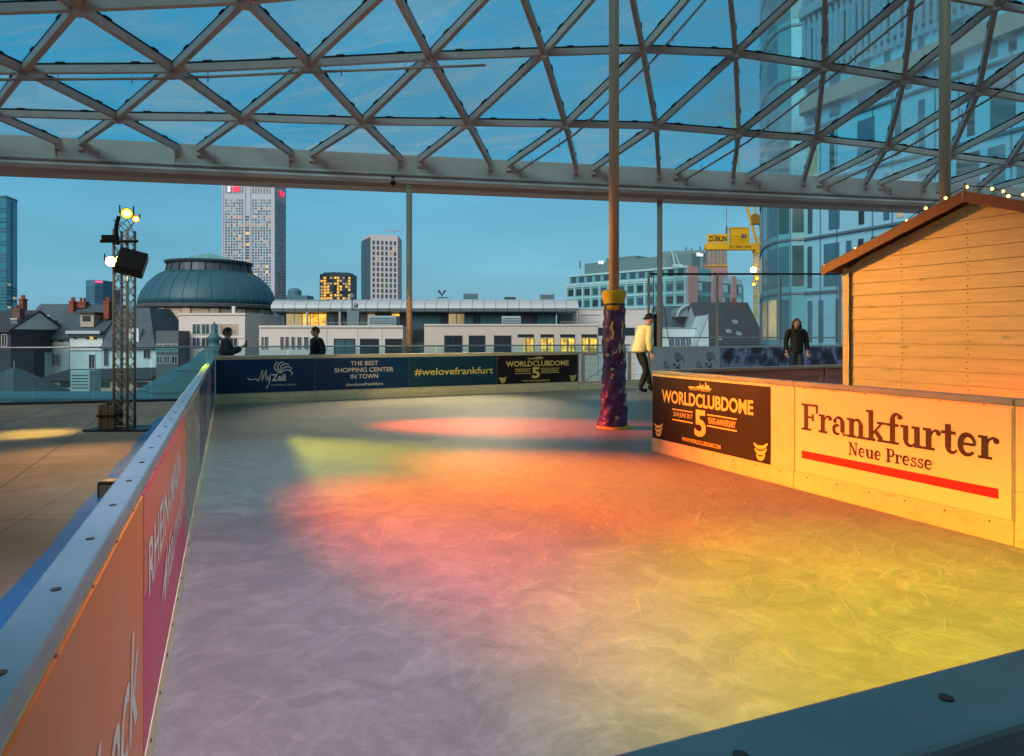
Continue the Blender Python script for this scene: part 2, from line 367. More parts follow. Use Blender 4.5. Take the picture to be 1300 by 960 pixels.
def arc(cx, cy, rx, ry, a0, a1, n=14):
    return [(cx + rx*math.cos(rad(a0 + (a1-a0)*i/n)), cy + ry*math.sin(rad(a0 + (a1-a0)*i/n))) for i in range(n+1)]
def smooth(pts, k=6):
    out = []; n = len(pts)
    for i in range(n-1):
        p0, p1, p2, p3 = pts[max(0, i-1)], pts[i], pts[i+1], pts[min(n-1, i+2)]
        for j in range(k):
            t = j/k
            out.append(tuple(.5*(2*p1[c] + (p2[c]-p0[c])*t + (2*p0[c]-5*p1[c]+4*p2[c]-p3[c])*t*t + (3*p1[c]-p0[c]-3*p2[c]+p3[c])*t**3) for c in range(len(p1))))
    return out + [pts[-1]]
def rect(x0, y0, x1, y1): return [(x0, y0), (x1, y0), (x1, y1), (x0, y1)], [(0, 1, 2, 3)]
def disc(cx, cy, r, n=14, ry=None): return [(cx + r*math.cos(2*math.pi*i/n), cy + (ry or r)*math.sin(2*math.pi*i/n)) for i in range(n)], [tuple(range(n))]
def taper(w0, w1, n=14): return [w0 + (w1-w0)*i/n for i in range(n+1)]
def crescent(w0, w1, n=14): return [w0 + (w1-w0)*math.sin(math.pi*i/n) for i in range(n+1)]
S7 = .07
SLAB = {
 'F': (.86, [rect(.13, S7, .32, .93), rect(0, 0, .47, S7), rect(0, .93, .80, 1), rect(.72, .68, .80, .93), rect(.32, .47, .60, .54), rect(.53, .37, .60, .47), rect(.53, .54, .60, .64)]),
 'r': (.63, [rect(.1, S7, .27, .60), rect(0, 0, .40, S7), rect(0, .60, .27, .67), ribbon(arc(.45, .36, .20, .27, 165, 70), taper(.06, .09)), disc(.53, .56, .09)]),
 'a': (.68, [ribbon(arc(.29, .46, .175, .18, 155, 0), taper(.06, .17)), rect(.38, .12, .55, .52), disc(.13, .50, .085), ribbon(arc(.25, .20, .18, .16, 65, 300), crescent(.06, .15)), ribbon(arc(.57, .13, .09, .10, 185, 330), .06)]),
 'n': (.82, [rect(.1, S7, .27, .60), rect(0, 0, .37, S7), rect(0, .60, .27, .67), ribbon(arc(.41, .45, .175, .19, 168, 0), taper(.05, .17)), rect(.50, S7, .67, .46), rect(.42, 0, .78, S7)]),
 'k': (.82, [rect(.1, S7, .27, .97), rect(0, 0, .37, S7), rect(0, .97, .27, 1.04), ribbon([(.26, .24), (.60, .60)], .08), rect(.44, .60, .78, .67), ribbon([(.36, .36), (.62, .07)], .17), rect(.46, 0, .82, S7)]),
 'f': (.54, [rect(.14, S7, .31, .59), rect(.14, .67, .31, .82), rect(.02, 0, .46, S7), rect(0, .59, .46, .67), ribbon(arc(.40, .81, .175, .20, 180, 55), taper(.17, .06)), disc(.51, .92, .09)]),
 'u': (.82, [rect(.1, .19, .27, .60), rect(0, .60, .27, .67), ribbon(arc(.36, .20, .175, .17, 180, 345), taper(.17, .05)), rect(.51, S7, .68, .60), rect(.41, .60, .68, .67), rect(.51, 0, .78, S7)]),
 't': (.52, [rect(.13, .17, .30, .59), rect(.13, .67, .30, .88), rect(0, .59, .46, .67), ribbon(arc(.36, .17, .145, .14, 180, 350), taper(.17, .04))]),
 'e': (.66, [ribbon(arc(.32, .335, .23, .30, 4, 322, 24), [.07 + .10*math.sin(math.pi*i/24) for i in range(25)]), rect(.16, .32, .53, .39)]),
 'N': (.98, [rect(.14, S7, .21, .93), rect(0, 0, .34, S7), rect(0, .93, .27, 1), ribbon([(.20, .97), (.74, .03)], .19), rect(.72, .1, .79, .93), rect(.60, .93, .92, 1)]),
 'P': (.80, [rect(.13, S7, .31, .93), rect(0, 0, .45, S7), rect(0, .93, .45, 1), ribbon(arc(.43, .70, .24, .265, 90, -90), crescent(.07, .18)), rect(.31, .42, .45, .49)]),
 's': (.56, [ribbon(smooth([(.43, .52), (.30, .63), (.14, .56), (.15, .42), (.30, .34), (.43, .24), (.42, .10), (.26, .03), (.07, .12)]), .10), rect(.40, .46, .46, .66), rect(.05, .01, .11, .22)]),
 ' ': (.38, []),
}
def slab_text(s):
    """list of strokes of a slab serif string; cap height 1"""
    x = 0; out = []
    for ch in s:
        adv, st = SLAB[ch]
        for v, f in st:
            if len(f) == 1 and len(v) == 4:      # a touch more ink on the straight strokes
                mx, my = sum(a for a, _ in v)/4, sum(b for _, b in v)/4
                v = [(a + (.013 if a > mx else -.013), b + (.008 if b > my else -.008)) for a, b in v]
            out.append(([(a + x, b) for a, b in v], f))
        x += adv
    return out, x - .06
def feather():
    """fan of five curved blades"""
    out = []
    for i in range(5):
        a = 12 + i*27
        p = smooth([(0, 0), (.30*math.cos(rad(a+26)), .30*math.sin(rad(a+26))), (.68*math.cos(rad(a+14)), .68*math.sin(rad(a+14))), (1.0*math.cos(rad(a-12)), 1.0*math.sin(rad(a-12))), (.86*math.cos(rad(a-24)), .86*math.sin(rad(a-24)))])
        n = len(p); out.append(ribbon(p, [.035 + .065*math.sin(math.pi*j/(n-1)) for j in range(n)]))
    return out
def script_my(swash=True):
    m = ([(-1.25, .34), (-1.12, .22), (-.75, .16)] if swash else []) + [(-.36, .22), (-.08, .06), (.18, .55), (.38, .98), (.36, .5), (.32, .08), (.55, .55), (.80, .98), (.76, .5), (.74, .12), (.86, .08)]
    y = [(.95, .52), (.96, .2), (1.08, .14), (1.24, .5), (1.30, .62), (1.18, .1), (1.0, -.42), (.82, -.62), (.80, -.5)]
    out = []
    for p, w in ((m, .10), (y, .11)):
        q = smooth(p); n = len(q); out.append(ribbon(q, [w*(.45 + .6*abs(math.sin(5.5*math.pi*j/n))) for j in range(n)]))
    return out
def skyline():
    base = [(0, 0), (0, .18), (.10, .18), (.10, .25), (.22, .25), (.22, .2), (.36, .2), (.36, .32), (.45, .32), (.45, .42), (.50, .42), (.52, .95), (.54, .42), (.60, .42), (.60, .62), (.68, .62), (.68, .36), (.74, .36), (.74, 1.0), (.79, 1.0), (.79, .5), (.86, .7), (.92, .5), (.92, .2), (1, .2), (1, 0)]
    out = [];
    for i in range(len(base)-1):
        (xa, ya), (xb, yb) = base[i], base[i+1]
        if xb - xa > 1e-4: out.append(([(xa, 0), (xb, 0), (xb, yb), (xa, ya)], [(0, 1, 2, 3)]))
    return out
def claw():
    """three stacked curved bars, the small corner emblem"""
    out = []
    for k, (y, w) in enumerate(((.12, .62), (.42, .86), (.72, 1.))):
        p = smooth([(.5 - w*.5, y + .16), (.5 - w*.22, y - .02), (.5 + w*.2, y + .02), (.5 + w*.5, y + .26)]); n = len(p)
        out.append(ribbon(p, [.06 + .16*math.sin(math.pi*j/(n-1)) for j in range(n)]))
    return out

# ------------------------------------------------------------------ rink boards
class Run:
    """straight run of boards; s along it (reading direction), t towards the ice, z up"""
    def __init__(self, O, n):
        self.O = Vector((O[0], O[1], 0)); self.n = Vector((n[0], n[1], 0)).normalized(); self.r = Vector((-self.n.y, self.n.x, 0))
    def p(self, s, t, z): return self.O + self.r*s + self.n*t + Vector((0, 0, z))
    def bx(self, mb, s0, s1, t0, t1, z0, z1):
        return mb.box(self.p(s0, t0, z0), self.r*(s1-s0), self.n*(t1-t0), (0, 0, z1-z0))
    def s_at(self, px):
        k = (px - CX)/F
        return (k*self.O.y - self.O.x)/(self.r.x - k*self.r.y)
    def zrow(self, py, s, t=0):
        return ZP(py, self.p(s, t, 0).y)
def board(run, s0, s1, label, h=.94, capm=None, capw=.10, kick=None, kz=.12, body=None, ledge=.012, group='rink boards round the ice', screws=True):
    c = run.p((s0+s1)/2, -.03, 0)
    t = thing('rink_board', label, 'rink board', c, group)
    g = .004
    mb = MB(); run.bx(mb, s0+g, s1-g, -.05, 0, 0.01, h-.045); mb.build('board_panel', body or white_hdpe, t)
    mb = MB(); run.bx(mb, s0+g/2, s1-g/2, -capw+ledge, ledge, h-.045, h)
    b = mb.build('cap_rail', capm or cap_plastic, t, bevel=.008)
    mb = MB(); run.bx(mb, s0+g/2, s1-g/2, 0.001, .010, 0.0, kz); mb.build('kick_plate', kick or kick_col, t, bevel=.003)
    if screws:
        mb = MB(); k = int((s1-s0)/.28)
        for i in range(k):
            s = s0 + (i+.5)*(s1-s0)/k
            for tt, zz in ((.0105, kz-.03),):
                q = run.p(s, tt, zz); mb.tube(q, q + run.n*.003, .007, n=8)
            q = run.p(s + .09, -capw*.35, h); mb.tube(q, q + Vector((0, 0, .002)), .008, n=8)
            q = run.p(s - .04, 0, h-.058); mb.tube(q, q + run.n*.004, .006, n=8)
        mb.build('screw', screw_m, t)
    mb = MB()
    for s in (s0+.04, s1-.09): run.bx(mb, s, s+.05, -.062, -.05, DECK+.01, h-.05)
    mb.build('brace', steel_white, t)
    return t
def banner(run, t, s0, s1, z0, z1, mat, label=None):
    mb = MB(); run.bx(mb, s0, s1, .001, .006, z0, z1); return mb.build('banner', mat, t, label=label)
def strokes(run, par, items, s0, z0, sx, sz, mat, name='lettering', t0=.0075, slant=0.):
    """lay 2D strokes on the face of a banner; neighbouring strokes a hair apart in depth"""
    mb = MB()
    for k, (v, f) in enumerate(items):
        mb.add([run.p(s0 + (a + slant*b)*sx, t0 + (k % 9)*.00022, z0 + b*sz) for a, b in v], f)
    return mb.build(name, mat, par, recalc=False)
def words_on(run, par, txt, s0, s1, z0, z1, mat, bold=0., t0=.0075):
    v, f, asp = text_geo(txt, bold)
    return strokes(run, par, [(v, f)], s0, z0, s1-s0, z1-z0, mat, t0=t0)

def world_club(run, bd, s0, s1, z0, z1, fine=True):
    bn = banner(run, bd, s0, s1, z0, z1, plum); W = s1-s0; H = z1-z0
    def X(a): return s0 + a*W
    def Z(b): return z0 + b*H
    words_on(run, bn, 'WORLDCLUBDOME', X(.10), X(.885), Z(.60), Z(.80), gold, .028)
    strokes(run, bn, skyline(), X(.36), Z(.875), .20*W, .10*H, gold, 'emblem')
    words_on(run, bn, 'BIGCITYBEATS', X(.37), X(.55), Z(.845), Z(.868), gold, .012)
    words_on(run, bn, '5', X(.415), X(.515), Z(.17), Z(.565), gold, .03)
    words_on(run, bn, '2/3/4 JUNE 2017', X(.215), X(.395), Z(.39), Z(.48), gold, .012)
    words_on(run, bn, 'YEARS ANNIVERSARY', X(.53), X(.755), Z(.39), Z(.48), gold, .012)
    strokes(run, bn, [rect(.205, .505, .40, .525), rect(.205, .345, .40, .365), rect(.525, .505, .765, .525), rect(.525, .345, .765, .365)], s0, z0, W, H, gold, 'rule_lines')
    words_on(run, bn, 'WWW.WORLDCLUBDOME.COM', X(.30), X(.635), Z(.055), Z(.115), gold, .012)
    strokes(run, bn, claw(), X(.02), Z(.04), .09*W, .22*H, gold, 'emblem')
    strokes(run, bn, claw(), X(.89), Z(.03), .095*W, .24*H, gold, 'emblem')
    return bn

left = Run((-.25 - .42*.34, .34), (.922, .387))
far = Run((-5.73, 13.04), (.436, -.9))
right = Run((1.63, 7.87), (-.914, -.406))

# --- left side, panels two metres long
pitch = 2.126
def sY(Y): return (Y - .34)/left.r.y
seam = [0, sY(1.96)] + [sY(1.96) + pitch*k for k in range(1, 6)] + [sY(13.0)]
labels = ['orange banner board nearest the camera with white lettering ending in check', 'crimson and coral banner board with slanted white script on the left side',
          'dull olive grey glossy banner board, after the crimson one on the left side', 'blank navy banner board between the grey banner and two streaked ones on the left side',
          'streaked violet blue banner board, third board from the far corner on the left side', 'streaked navy banner board, second board from the far corner on the left side', 'short streaked board touching the far left corner of the rink']
lm = [orange_pvc, None, grey_pvc, M('indigo_banner', (.05, .06, .14), .25, 0, .3, 2), M('violet_banner', (.16, .13, .22), .25, 0, .3, 2), M('navy_streak_banner', (.03, .04, .12), .25, 0, .4, 2), M('lilac_streak_banner', (.26, .22, .30), .25, 0, .4, 2)]
for i in range(7):
    s0, s1 = seam[i], seam[i+1]
    bd = board(left, s0, s1, labels[i], capw=.068, ledge=.004)
    if i == 1:
        bn = banner(left, bd, s0+.006, s1-.006, .10, .885, pink_pvc)
        # the coral wedge: upper far triangle of the print
        strokes(left, bn, [([(0, 1), (0, .62), (1, .36), (1, 1)], [(0, 1, 2, 3)])], s0+.006, .10, s1-s0-.012, .785, coral_pvc, 'coral_field', .0068)
        v, f, a = text_geo('RHEIN-MAIN', .02)
        strokes(left, bn, [([(x, y + .5*x) for x, y in v], f)], s0+.12, .545, 1.50, .17, cream, t0=.0085)
        v, f, a = text_geo('4family', .01)
        strokes(left, bn, [([(x + .10*y, y + .45*x) for x, y in v], f)], s0+.50, .255, 1.35, .24, cream, t0=.0085)
    else:
        bn = banner(left, bd, s0+.006, s1-.006, .10, .885, lm[i])
    if i == 0:
        v, f, a = text_geo('Scheck', .012)
        strokes(left, bn, [([(x + .06*y, y + .10*x) for x, y in v], f)], s0+.62, .30, .98, .27, cream)
        v, f, a = text_geo('in Center', .0)
        strokes(left, bn, [([(x, y + .3*x) for x, y in v], f)], s0+1.12, .185, .46, .085, cream)

# --- far side
fs = [0.02, far.s_at(400.5), far.s_at(519.5), far.s_at(631), far.s_at(733.5)]
fl = ['navy banner board with white script wordmark and feather swirl beside the far left corner', 'navy banner board reading the best shopping center in town', 'dark teal banner board with one gold hashtag line across it', 'dark plum banner board with gold lettering next to the gate at the far side']
for i in range(4):
    bd = board(far, fs[i], fs[i+1], fl[i], capm=cap_wood, capw=.11, kz=.13, screws=False)
    s0, s1 = fs[i]+.006, fs[i+1]-.006; W = s1-s0; z0, z1 = .205, .865; H = z1-z0
    if i == 3: world_club(far, bd, s0, s1, z0, z1); continue
    bn = banner(far, bd, s0, s1, z0, z1, navy if i < 2 else teal)
    X = lambda a: s0 + a*W
    Z = lambda b: z0 + b*H
    if i == 0:
        strokes(far, bn, script_my(), X(.42), Z(.34), .17, .22, cream)
        words_on(far, bn, 'Zeil', X(.545), X(.69), Z(.33), Z(.545), cream, .03)
        words_on(far, bn, 'SHOPPING CENTER', X(.545), X(.80), Z(.19), Z(.235), cream)
        strokes(far, bn, feather(), X(.635), Z(.56), .235, .235, cream, 'emblem')
    if i == 1:
        words_on(far, bn, 'THE BEST', X(.36), X(.655), Z(.755), Z(.895), cream, .012)
        words_on(far, bn, 'SHOPPING CENTER', X(.19), X(.825), Z(.545), Z(.685), cream, .012)
        words_on(far, bn, 'IN TOWN', X(.36), X(.655), Z(.335), Z(.475), cream, .012)
        words_on(far, bn, '#welovefrankfurt', X(.31), X(.71), Z(.10), Z(.205), cream, .012)
    if i == 2:
        words_on(far, bn, '#welovefrankfurt', X(.055), X(.955), Z(.36), Z(.62), gold, .012)

# gate of welded mesh in pinkish frames
pink_paint = M('pink_gate_paint', (.60, .38, .33), .45, 0, .08)
gs = [fs[4]+.01, far.s_at(741), far.s_at(772), far.s_at(800), far.s_at(826)]
for i in range(4):
    s0, s1 = gs[i], gs[i+1]
    lab = ['narrow wire mesh gate panel beside the plum banner board', 'wire mesh gate panel with a slanting stay, just left of the padded column', 'wire mesh gate panel behind the skater', 'wire mesh gate panel between the skater and the pale lilac board'][i]
    t = thing('gate_panel', lab, 'gate', far.p((s0+s1)/2, -.03, 0), 'mesh gate panels at the far side')
    mb = MB()
    for s in (s0, s1-.04): far.bx(mb, s, s+.035, -.05, -.012, 0.01, .92)
    far.bx(mb, s0+.035, s1-.04, -.05, -.012, .885, .92); far.bx(mb, s0+.035, s1-.04, -.05, -.012, .16, .195)
    mb.build('gate_frame', pink_paint, t)
    mb = MB(); n = max(2, int((s1-s0)/.055))
    for k in range(1, n):
        s = s0 + (s1-s0)*k/n; mb.tube(far.p(s, -.03, .195), far.p(s, -.03, .885), .004, n=4)
    for k in range(1, 5):
        z = .19 + .7*k/5; mb.tube(far.p(s0+.03, -.03, z), far.p(s1-.03, -.03, z), .004, n=4)
    if i == 1: mb.tube(far.p(s0+.06, -.02, .22), far.p(s1-.1, -.02, .52), .012, n=6)
    mb.build('wire_mesh', alu, t)
    mb = MB(); far.bx(mb, s0, s1, -.05, .0, 0.0, .155); mb.build('kick_plate', kick_col, t)
# taller boards to the right of the gate
tall = [(gs[4]+.02, far.s_at(914), 'pale lilac board with two dark script wordmarks behind the peninsula'), (far.s_at(914), far.s_at(1000), 'board with dark blue night photograph print, left of the long haired woman'),
        (far.s_at(1000), far.s_at(1085), 'board with dark blue night photograph print, behind the long haired woman'), (far.s_at(1085), far.s_at(1170), 'plain board mostly hidden behind the wooden hut')]
for i, (s0, s1, lab) in enumerate(tall):
    bd = board(far, s0, s1, lab, h=1.04, capm=alu, capw=.06, kz=.2, screws=False, ledge=.008)
    bn = banner(far, bd, s0+.006, s1-.006, .21, .985, lilac_pvc if i == 0 else (night_print if i < 3 else navy))
    if i == 0:
        W = s1-s0
        for a in (.13, .60):
            strokes(far, bn, [(v_, f_) for v_, f_ in script_my(False)], s0 + W*(a+.03), .40, .17, .25, grey_ink)
            words_on(far, bn, 'Zeil', s0 + W*(a+.165), s0 + W*(a+.275), .40, .58, grey_ink, .03)
            strokes(far, bn, feather(), s0 + W*(a+.24), .62, .22, .25, grey_ink, 'emblem')

# --- right hand peninsula
rl = [(0, 2.1, 'board lit orange with dark plum banner and gold skyline emblem, at the peninsula corner'), (2.1, 3.885, 'white banner board with slab serif newspaper title and red bar under it'), (3.885, 5.9, 'plain board at the right edge, past the newspaper banner'), (5.9, 7.9, 'plain board beyond the right edge of the view')]
for i, (s0, s1, lab) in enumerate(rl[:3]):
    bd = board(right, s0, s1, lab, capw=.10, kz=.155)
    if i == 0: world_club(right, bd, .012, 1.818, .158, .872)
    if i == 1:
        bn = banner(right, bd, 2.125, 3.868, .162, .88, white_pvc)
        st, w = slab_text('Frankfurter')
        strokes(right, bn, st, 2.185, .530, (3.785-2.185)/w, .225, black_ink)
        st, w = slab_text('Neue Presse')
        strokes(right, bn, st, 2.655, .388, (3.345-2.655)/w, .102, black_ink)
        strokes(right, bn, [rect(2.185, .282, 3.79, .348)], 0, 0, 1, 1, red_ink, 'red_bar')
    if i == 2: banner(right, bd, 3.95, 5.8, .165, .88, white_pvc)
# far side of the peninsula, seen from behind
pen = Run((1.63 + 2.0*3, 7.87 + 1.02*3), (-.455, .89))
d = pen.r
pen = Run(Vector((1.70, 7.96, 0)) - d*6.0, (-.455, .89))
for i, (a, b, lab) in enumerate(((0, 2., 'peninsula board with bare reddish back, hidden end by the hut'), (2., 3.2, 'peninsula board with bare reddish back, beside the hut corner'), (3.2, 5.98, 'long peninsula board with bare reddish back, ending at the peninsula corner'))):
    bd = board(pen, a, b, lab, capw=.12, body=back_board, capm=M('pink_cap%d' % i, (.60, .46, .42), .45, 0, .1), kick=white_hdpe, screws=False)
    mb = MB()
    pen.bx(mb, a+.02, b-.02, -.075, -.052, .80, .885)
    mb.build('back_rail', back_board, bd)
# near side, under the camera
nr = Run(Vector((.419, .792, 0)) - Vector((-.367, .93, 0))*.012, (-.367, .93))
for a, b, lab in ((-1.15, .86, 'near board under the camera with greenish lit cap, across the lower right corner'), (-3.2, -1.15, 'near board beyond the lower right corner')):
    if a < -2: continue
    bd = board(nr, a, b, lab, capw=.115)

# ------------------------------------------------------------------ ice and deck
def sheet(name, pts, z, mat, kind='structure', thick=0.):
    mb = MB()
    if thick: mb.prism([(p[0], p[1], z - thick) for p in pts], (0, 0, thick))
    else: mb.add([(p[0], p[1], z) for p in pts], [tuple(range(len(pts)))])
    o = mb.build(name, mat); o['kind'] = kind; return o
L0 = left.p(0, -.03, 0); L1 = left.p(seam[-1]+.05, -.03, 0)
sheet('ice', [(L0.x-.2, L0.y-.3), (9.5, 4.0), (16.5, 5.0), (16.0, 22.6), tuple(far.p(8, -.03, 0))[:2], (L1.x, L1.y)], 0.0, ice_m, thick=.12)
e0, e1 = (-30, 11.2), (26, 22.4)
sheet('terrace_floor', [(-30, -12), (26, -12), e1, e0], DECK, deck_m, thick=.5)
mb = MB()
for (a, b) in (((0, 620), (120, 535)), ((-60, 560), (60, 520)), ((60, 800), (135, 640)), ((-40, 700), (60, 640)), ((0, 545), (190, 545)), ((-40, 590), (100, 590)), ((-60, 660), (70, 660))):
    p, q = [P(x, y, F*(CH-DECK)/(y-HY)) for x, y in (a, b)]
    dd = (q-p).normalized(); n = Vector((-dd.y, dd.x, 0))*.006
    mb.add([p - dd*3 - n + Vector((0,0,.004)), q + dd*1 - n + Vector((0,0,.004)), q + dd*1 + n + Vector((0,0,.004)), p - dd*3 + n + Vector((0,0,.004))], [(0, 1, 2, 3)])
o = mb.build('floor_seams', dark_frame); o['kind'] = 'structure'
# blue tarpaulin along the outside of the left boards
mb = MB(); n = 60; vs = []; fs_ = []
rr = random.Random(3)
for i in range(n+1):
    s = -.3 + i*(seam[-1]+.2)/n
    w = .84 + .012*math.sin(i*.7) + rr.uniform(-.006, .006)
    for k in range(5):
        vs.append(left.p(s, -.13 - w*k/4, DECK + .012 + (.42*(1-k/4)**1.3 if k < 4 else 0) + rr.uniform(0, .006)))
for i in range(n):
    for k in range(4): fs_.append((i*5+k, (i+1)*5+k, (i+1)*5+k+1, i*5+k+1))
mb.add(vs, fs_); 0 and mb.prism([left.p(-.3, -.13, DECK+.004), left.p(-.3, -.9, DECK+.004), left.p(seam[-1], -.9, DECK+.004), left.p(seam[-1], -.13, DECK+.004)], (0, 0, .004))
tag(mb.build('tarpaulin', blue_tarp, smooth=True), 'long blue tarpaulin strip lying along the outside of the left boards', 'tarpaulin')
# small floodlight set on the outside of the left board
c = P(142, 621, 6.3)
t = thing('floodlight', 'small black floodlight clamped outside the left boards, shining on their cap', 'floodlight', (c.x, c.y, DECK+.02))
mb = MB(); mb.cbox((c.x, c.y, c.z), .19, .16, .17); mb.build('housing', black_m, t, bevel=.02)
mb = MB(); mb.cbox((c.x+.0, c.y-.085, c.z), .13, .008, .11); mb.build('lens', M('dull_lens', (.22, .14, .09), .2), t)
mb = MB(); mb.tube((c.x, c.y, DECK+.02), (c.x, c.y, c.z-.08), .018); mb.cbox((c.x, c.y, DECK+.03), .22, .2, .02); mb.build('stand', black_m, t)
# ------------------------------------------------------------------ glass roof
def beamline(px):
    k = (px - CX)/F; Y = 18.3/(1 - .2*k); return Vector((k*Y, Y, 0))
bd_ = Vector((1, .2, 0)).normalized(); bn_ = Vector((.2, -1, 0)).normalized()   # along the beam, and towards the camera
row1 = []
for px, py in ((-230, 173), (-65, 176), (90, 180), (240, 184), (383, 190), (520, 200), (633, 203), (741, 208), (845, 215), (938, 220), (1027, 227), (1105, 233), (1178, 237), (1247, 241), (1310, 245), (1370, 249)):
    v = beamline(px); v.z = 5.98; row1.append(v)
def rowpts(lst):
    return [P(px, py, F*4.65/(HY-py)*f) for px, py, f in lst]
row2 = rowpts([(-190, 132, 1.), (-12, 140, 1.), (149, 144.5, 1.), (306, 146, 1.), (460, 151, 1.02), (594, 152.5, 1.05), (718, 154.5, 1.09), (833, 157, 1.12), (938, 166, 1.12), (1036, 173.5, 1.11), (1126, 183, 1.09), (1205, 195, 1.06), (1280, 204, 1.04), (1350, 212, 1.02), (1420, 219, 1.0)])
row3 = rowpts([(-175, 86, 1.), (30, 84, 1.), (220, 83, 1.03), (392, 76, 1.1), (545, 68, 1.2), (690, 63, 1.28), (816, 59.5, 1.38), (934, 64.5, 1.42), (1046, 81, 1.37), (1148, 97, 1.3), (1242, 112, 1.25), (1332, 128, 1.2), (1420, 142, 1.15), (1500, 155, 1.1)])
row4 = rowpts([(-130, 10, 1.0), (98, 3, 1.05), (311, -6, 1.1), (497, -24, 1.2), (651, -44, 1.4), (793, -54, 1.55), (922, -65, 1.7), (1048, -42, 1.65), (1159, -16, 1.55), (1264, 2, 1.5), (1368, 20, 1.42), (1465, 38, 1.35), (1550, 56, 1.3)])
def nextrow(r, d):
    return [(r[i] + r[i+1])/2 + Vector(d) for i in range(len(r)-1)]
row5 = nextrow(row4, (.1, -2.1, .75)); row6 = nextrow(row5, (.1, -2.2, .35)); row7 = nextrow(row6, (.1, -2.3, .1))
row8 = nextrow(row7, (0, -2.3, 0)); row9 = nextrow(row8, (0, -2.3, -.1)); row10 = nextrow(row9, (0, -2.3, -.1))
rows = [row1, row2, row3, row4, row5, row6, row7, row8, row9, row10]
roof = thing('glass_roof', 'triangulated steel and glass roof spanning over the whole rink', 'glass roof', (0, 19, 6))
def in_view(*ps):
    for p in ps:
        if p.y < .5: continue
        x = CX + p.x/p.y*F; y = HY - (p.z-CH)/p.y*F
        if -30 < x < 1330 and y > -25: return True
    return False
rest = MB()
def strut(p0, p1):
    vis = in_view(p0, p1)
    mb = MB() if vis else rest
    mb.mi = 0; mb.strut(p0, p1, .098, .13, 0.0); mb.mi = 1; mb.strut(p0, p1, .098, .035, .036)
    if vis:
        # small clamp plates on the gasket
        d = p1-p0; L = d.length; a = d.normalized().cross(Vector((0, 0, 1))).normalized()
        for q in (.25, .75):
            mb.add([], []); mb.strut(p0 + d*(q-.05/L*1.5), p0 + d*(q+.05/L*1.5), .13, .03, .05)
        mb.build('strut', [steel_white, gasket], roof)
for k, r in enumerate(rows):
    if k > 0:
        for i in range(len(r)-1): strut(r[i], r[i+1])
    if k+1 < len(rows):
        nx = rows[k+1]
        for i in range(len(nx)):
            a, b = r[i], r[i+1]
            if k == 0: a = a + bd_*.25 + bn_*.12; b = b - bd_*.25 + bn_*.12
            strut(a, nx[i]); strut(b, nx[i])
if rest.v:
    rest.build('strut', [steel_white, gasket], roof, kind='stuff')
# hubs at the nodes
hub = MB()
for r in rows[1:5]:
    for p in r: hub.tube(p - Vector((0, 0, .19)), p + Vector((0, 0, .03)), .09, n=10)
hub.build('node_hubs', steel_white, roof)
up = Vector((0, 0, .045))
far_panes = MB()
def pane(a, b, c):
    if in_view(a, b, c):
        mb = MB(); mb.add([a+up, b+up, c+up], [(0, 1, 2)]); mb.build('glass_pane', roof_glass, roof)
    else: far_panes.add([a+up, b+up, c+up], [(0, 1, 2)])
for k in range(len(rows)-1):
    r, nx = rows[k], rows[k+1]
    for i in range(len(nx)):
        pane(r[i], r[i+1], nx[i])
        if i+1 < len(nx): pane(nx[i], r[i+1], nx[i+1])
far_panes.build('glass_pane', roof_glass, roof, kind='stuff')
def bl(X, t, z):      # point at world X along the beam, t towards the camera
    return Vector((X, 15.9 + .2*(X+12), z)) + bn_*t
XA, XB = -27, 27
mb = MB()
mb.box(bl(XA, -.16, 5.44), bl(XB, 0, 0) - bl(XA, 0, 0), bn_*.24, (0, 0, .60))
mb.build('beam_web', steel_beam, roof)
mb = MB()
prof = [(.10, 5.44), (.26, 5.40), (.34, 5.33), (.30, 5.24), (.10, 5.17), (-.5, 5.17), (-.5, 5.44)]
mb.prism([bl(XA, t, z) for t, z in prof], bl(XB, 0, 0) - bl(XA, 0, 0)); mb.build('beam_flange', steel_beam, roof)
mb = MB(); mb.tube(bl(XA, .17, 5.50), bl(XB, .17, 5.50), .045, n=10); mb.build('beam_pipe', pipe_m, roof, smooth=True)
mb = MB()
for p in row1:
    for s in (-.25, .25):
        q = p + bd_*s
        mb.box(q + bn_*.08 - bd_*.06 + Vector((0, 0, -.24)), bd_*.12, bn_*.07, (0, 0, .27))
    for s in (-.30, .62):
        q = p + bd_*s
        mb.box(q + bn_*.085 + Vector((0, 0, -.52)), bd_*.014, bn_*.03, (0, 0, .34))
    q = p + bd_*.8
    mb.tube(q + bn_*.16 + Vector((0, 0, -.40)), q + bn_*.16 + Vector((0, 0, -.56)), .014, n=6)
mb.build('beam_stiffener', steel_beam, roof)
# sprinkler pipes slung under the struts
def pipe(pts, lab):
    pts = [Vector(p) for p in pts]
    t = thing('sprinkler_pipe', lab, 'pipe', pts[len(pts)//2], 'sprinkler pipes under the glass roof')
    mb = MB(); mb.path(pts, .026, 8); mb.build('pipe_run', pipe_m, t, smooth=True)
    mb = MB()
    for a, b in zip(pts[:-1], pts[1:]):
        L = (b-a).length
        for k in range(max(1, int(L/1.2))):
            q = a + (b-a)*((k+.5)*1.2/L)
            mb.tube(q, q + Vector((0, 0, .16)), .008, n=5); mb.tube(q, q - Vector((0, 0, .09)), .013, n=6)
    mb.build('hanger', pipe_m, t)
dn = Vector((0, 0, -.27))
pipe([row3[i] + dn + bn_*.1 for i in (0, 1, 2, 3)] + [row3[4] + dn + bn_*.1 + Vector((1.1, 0, 0))], 'long level sprinkler pipe across the left of the roof with a free end')
def diag(i1, i2, i3, i4):
    return [row1[i1] + bd_*.5 + dn + bn_*.2, row2[i2] + dn + bd_*.25, row3[i3] + dn + bd_*.25, row4[i4] + dn + bd_*.25]
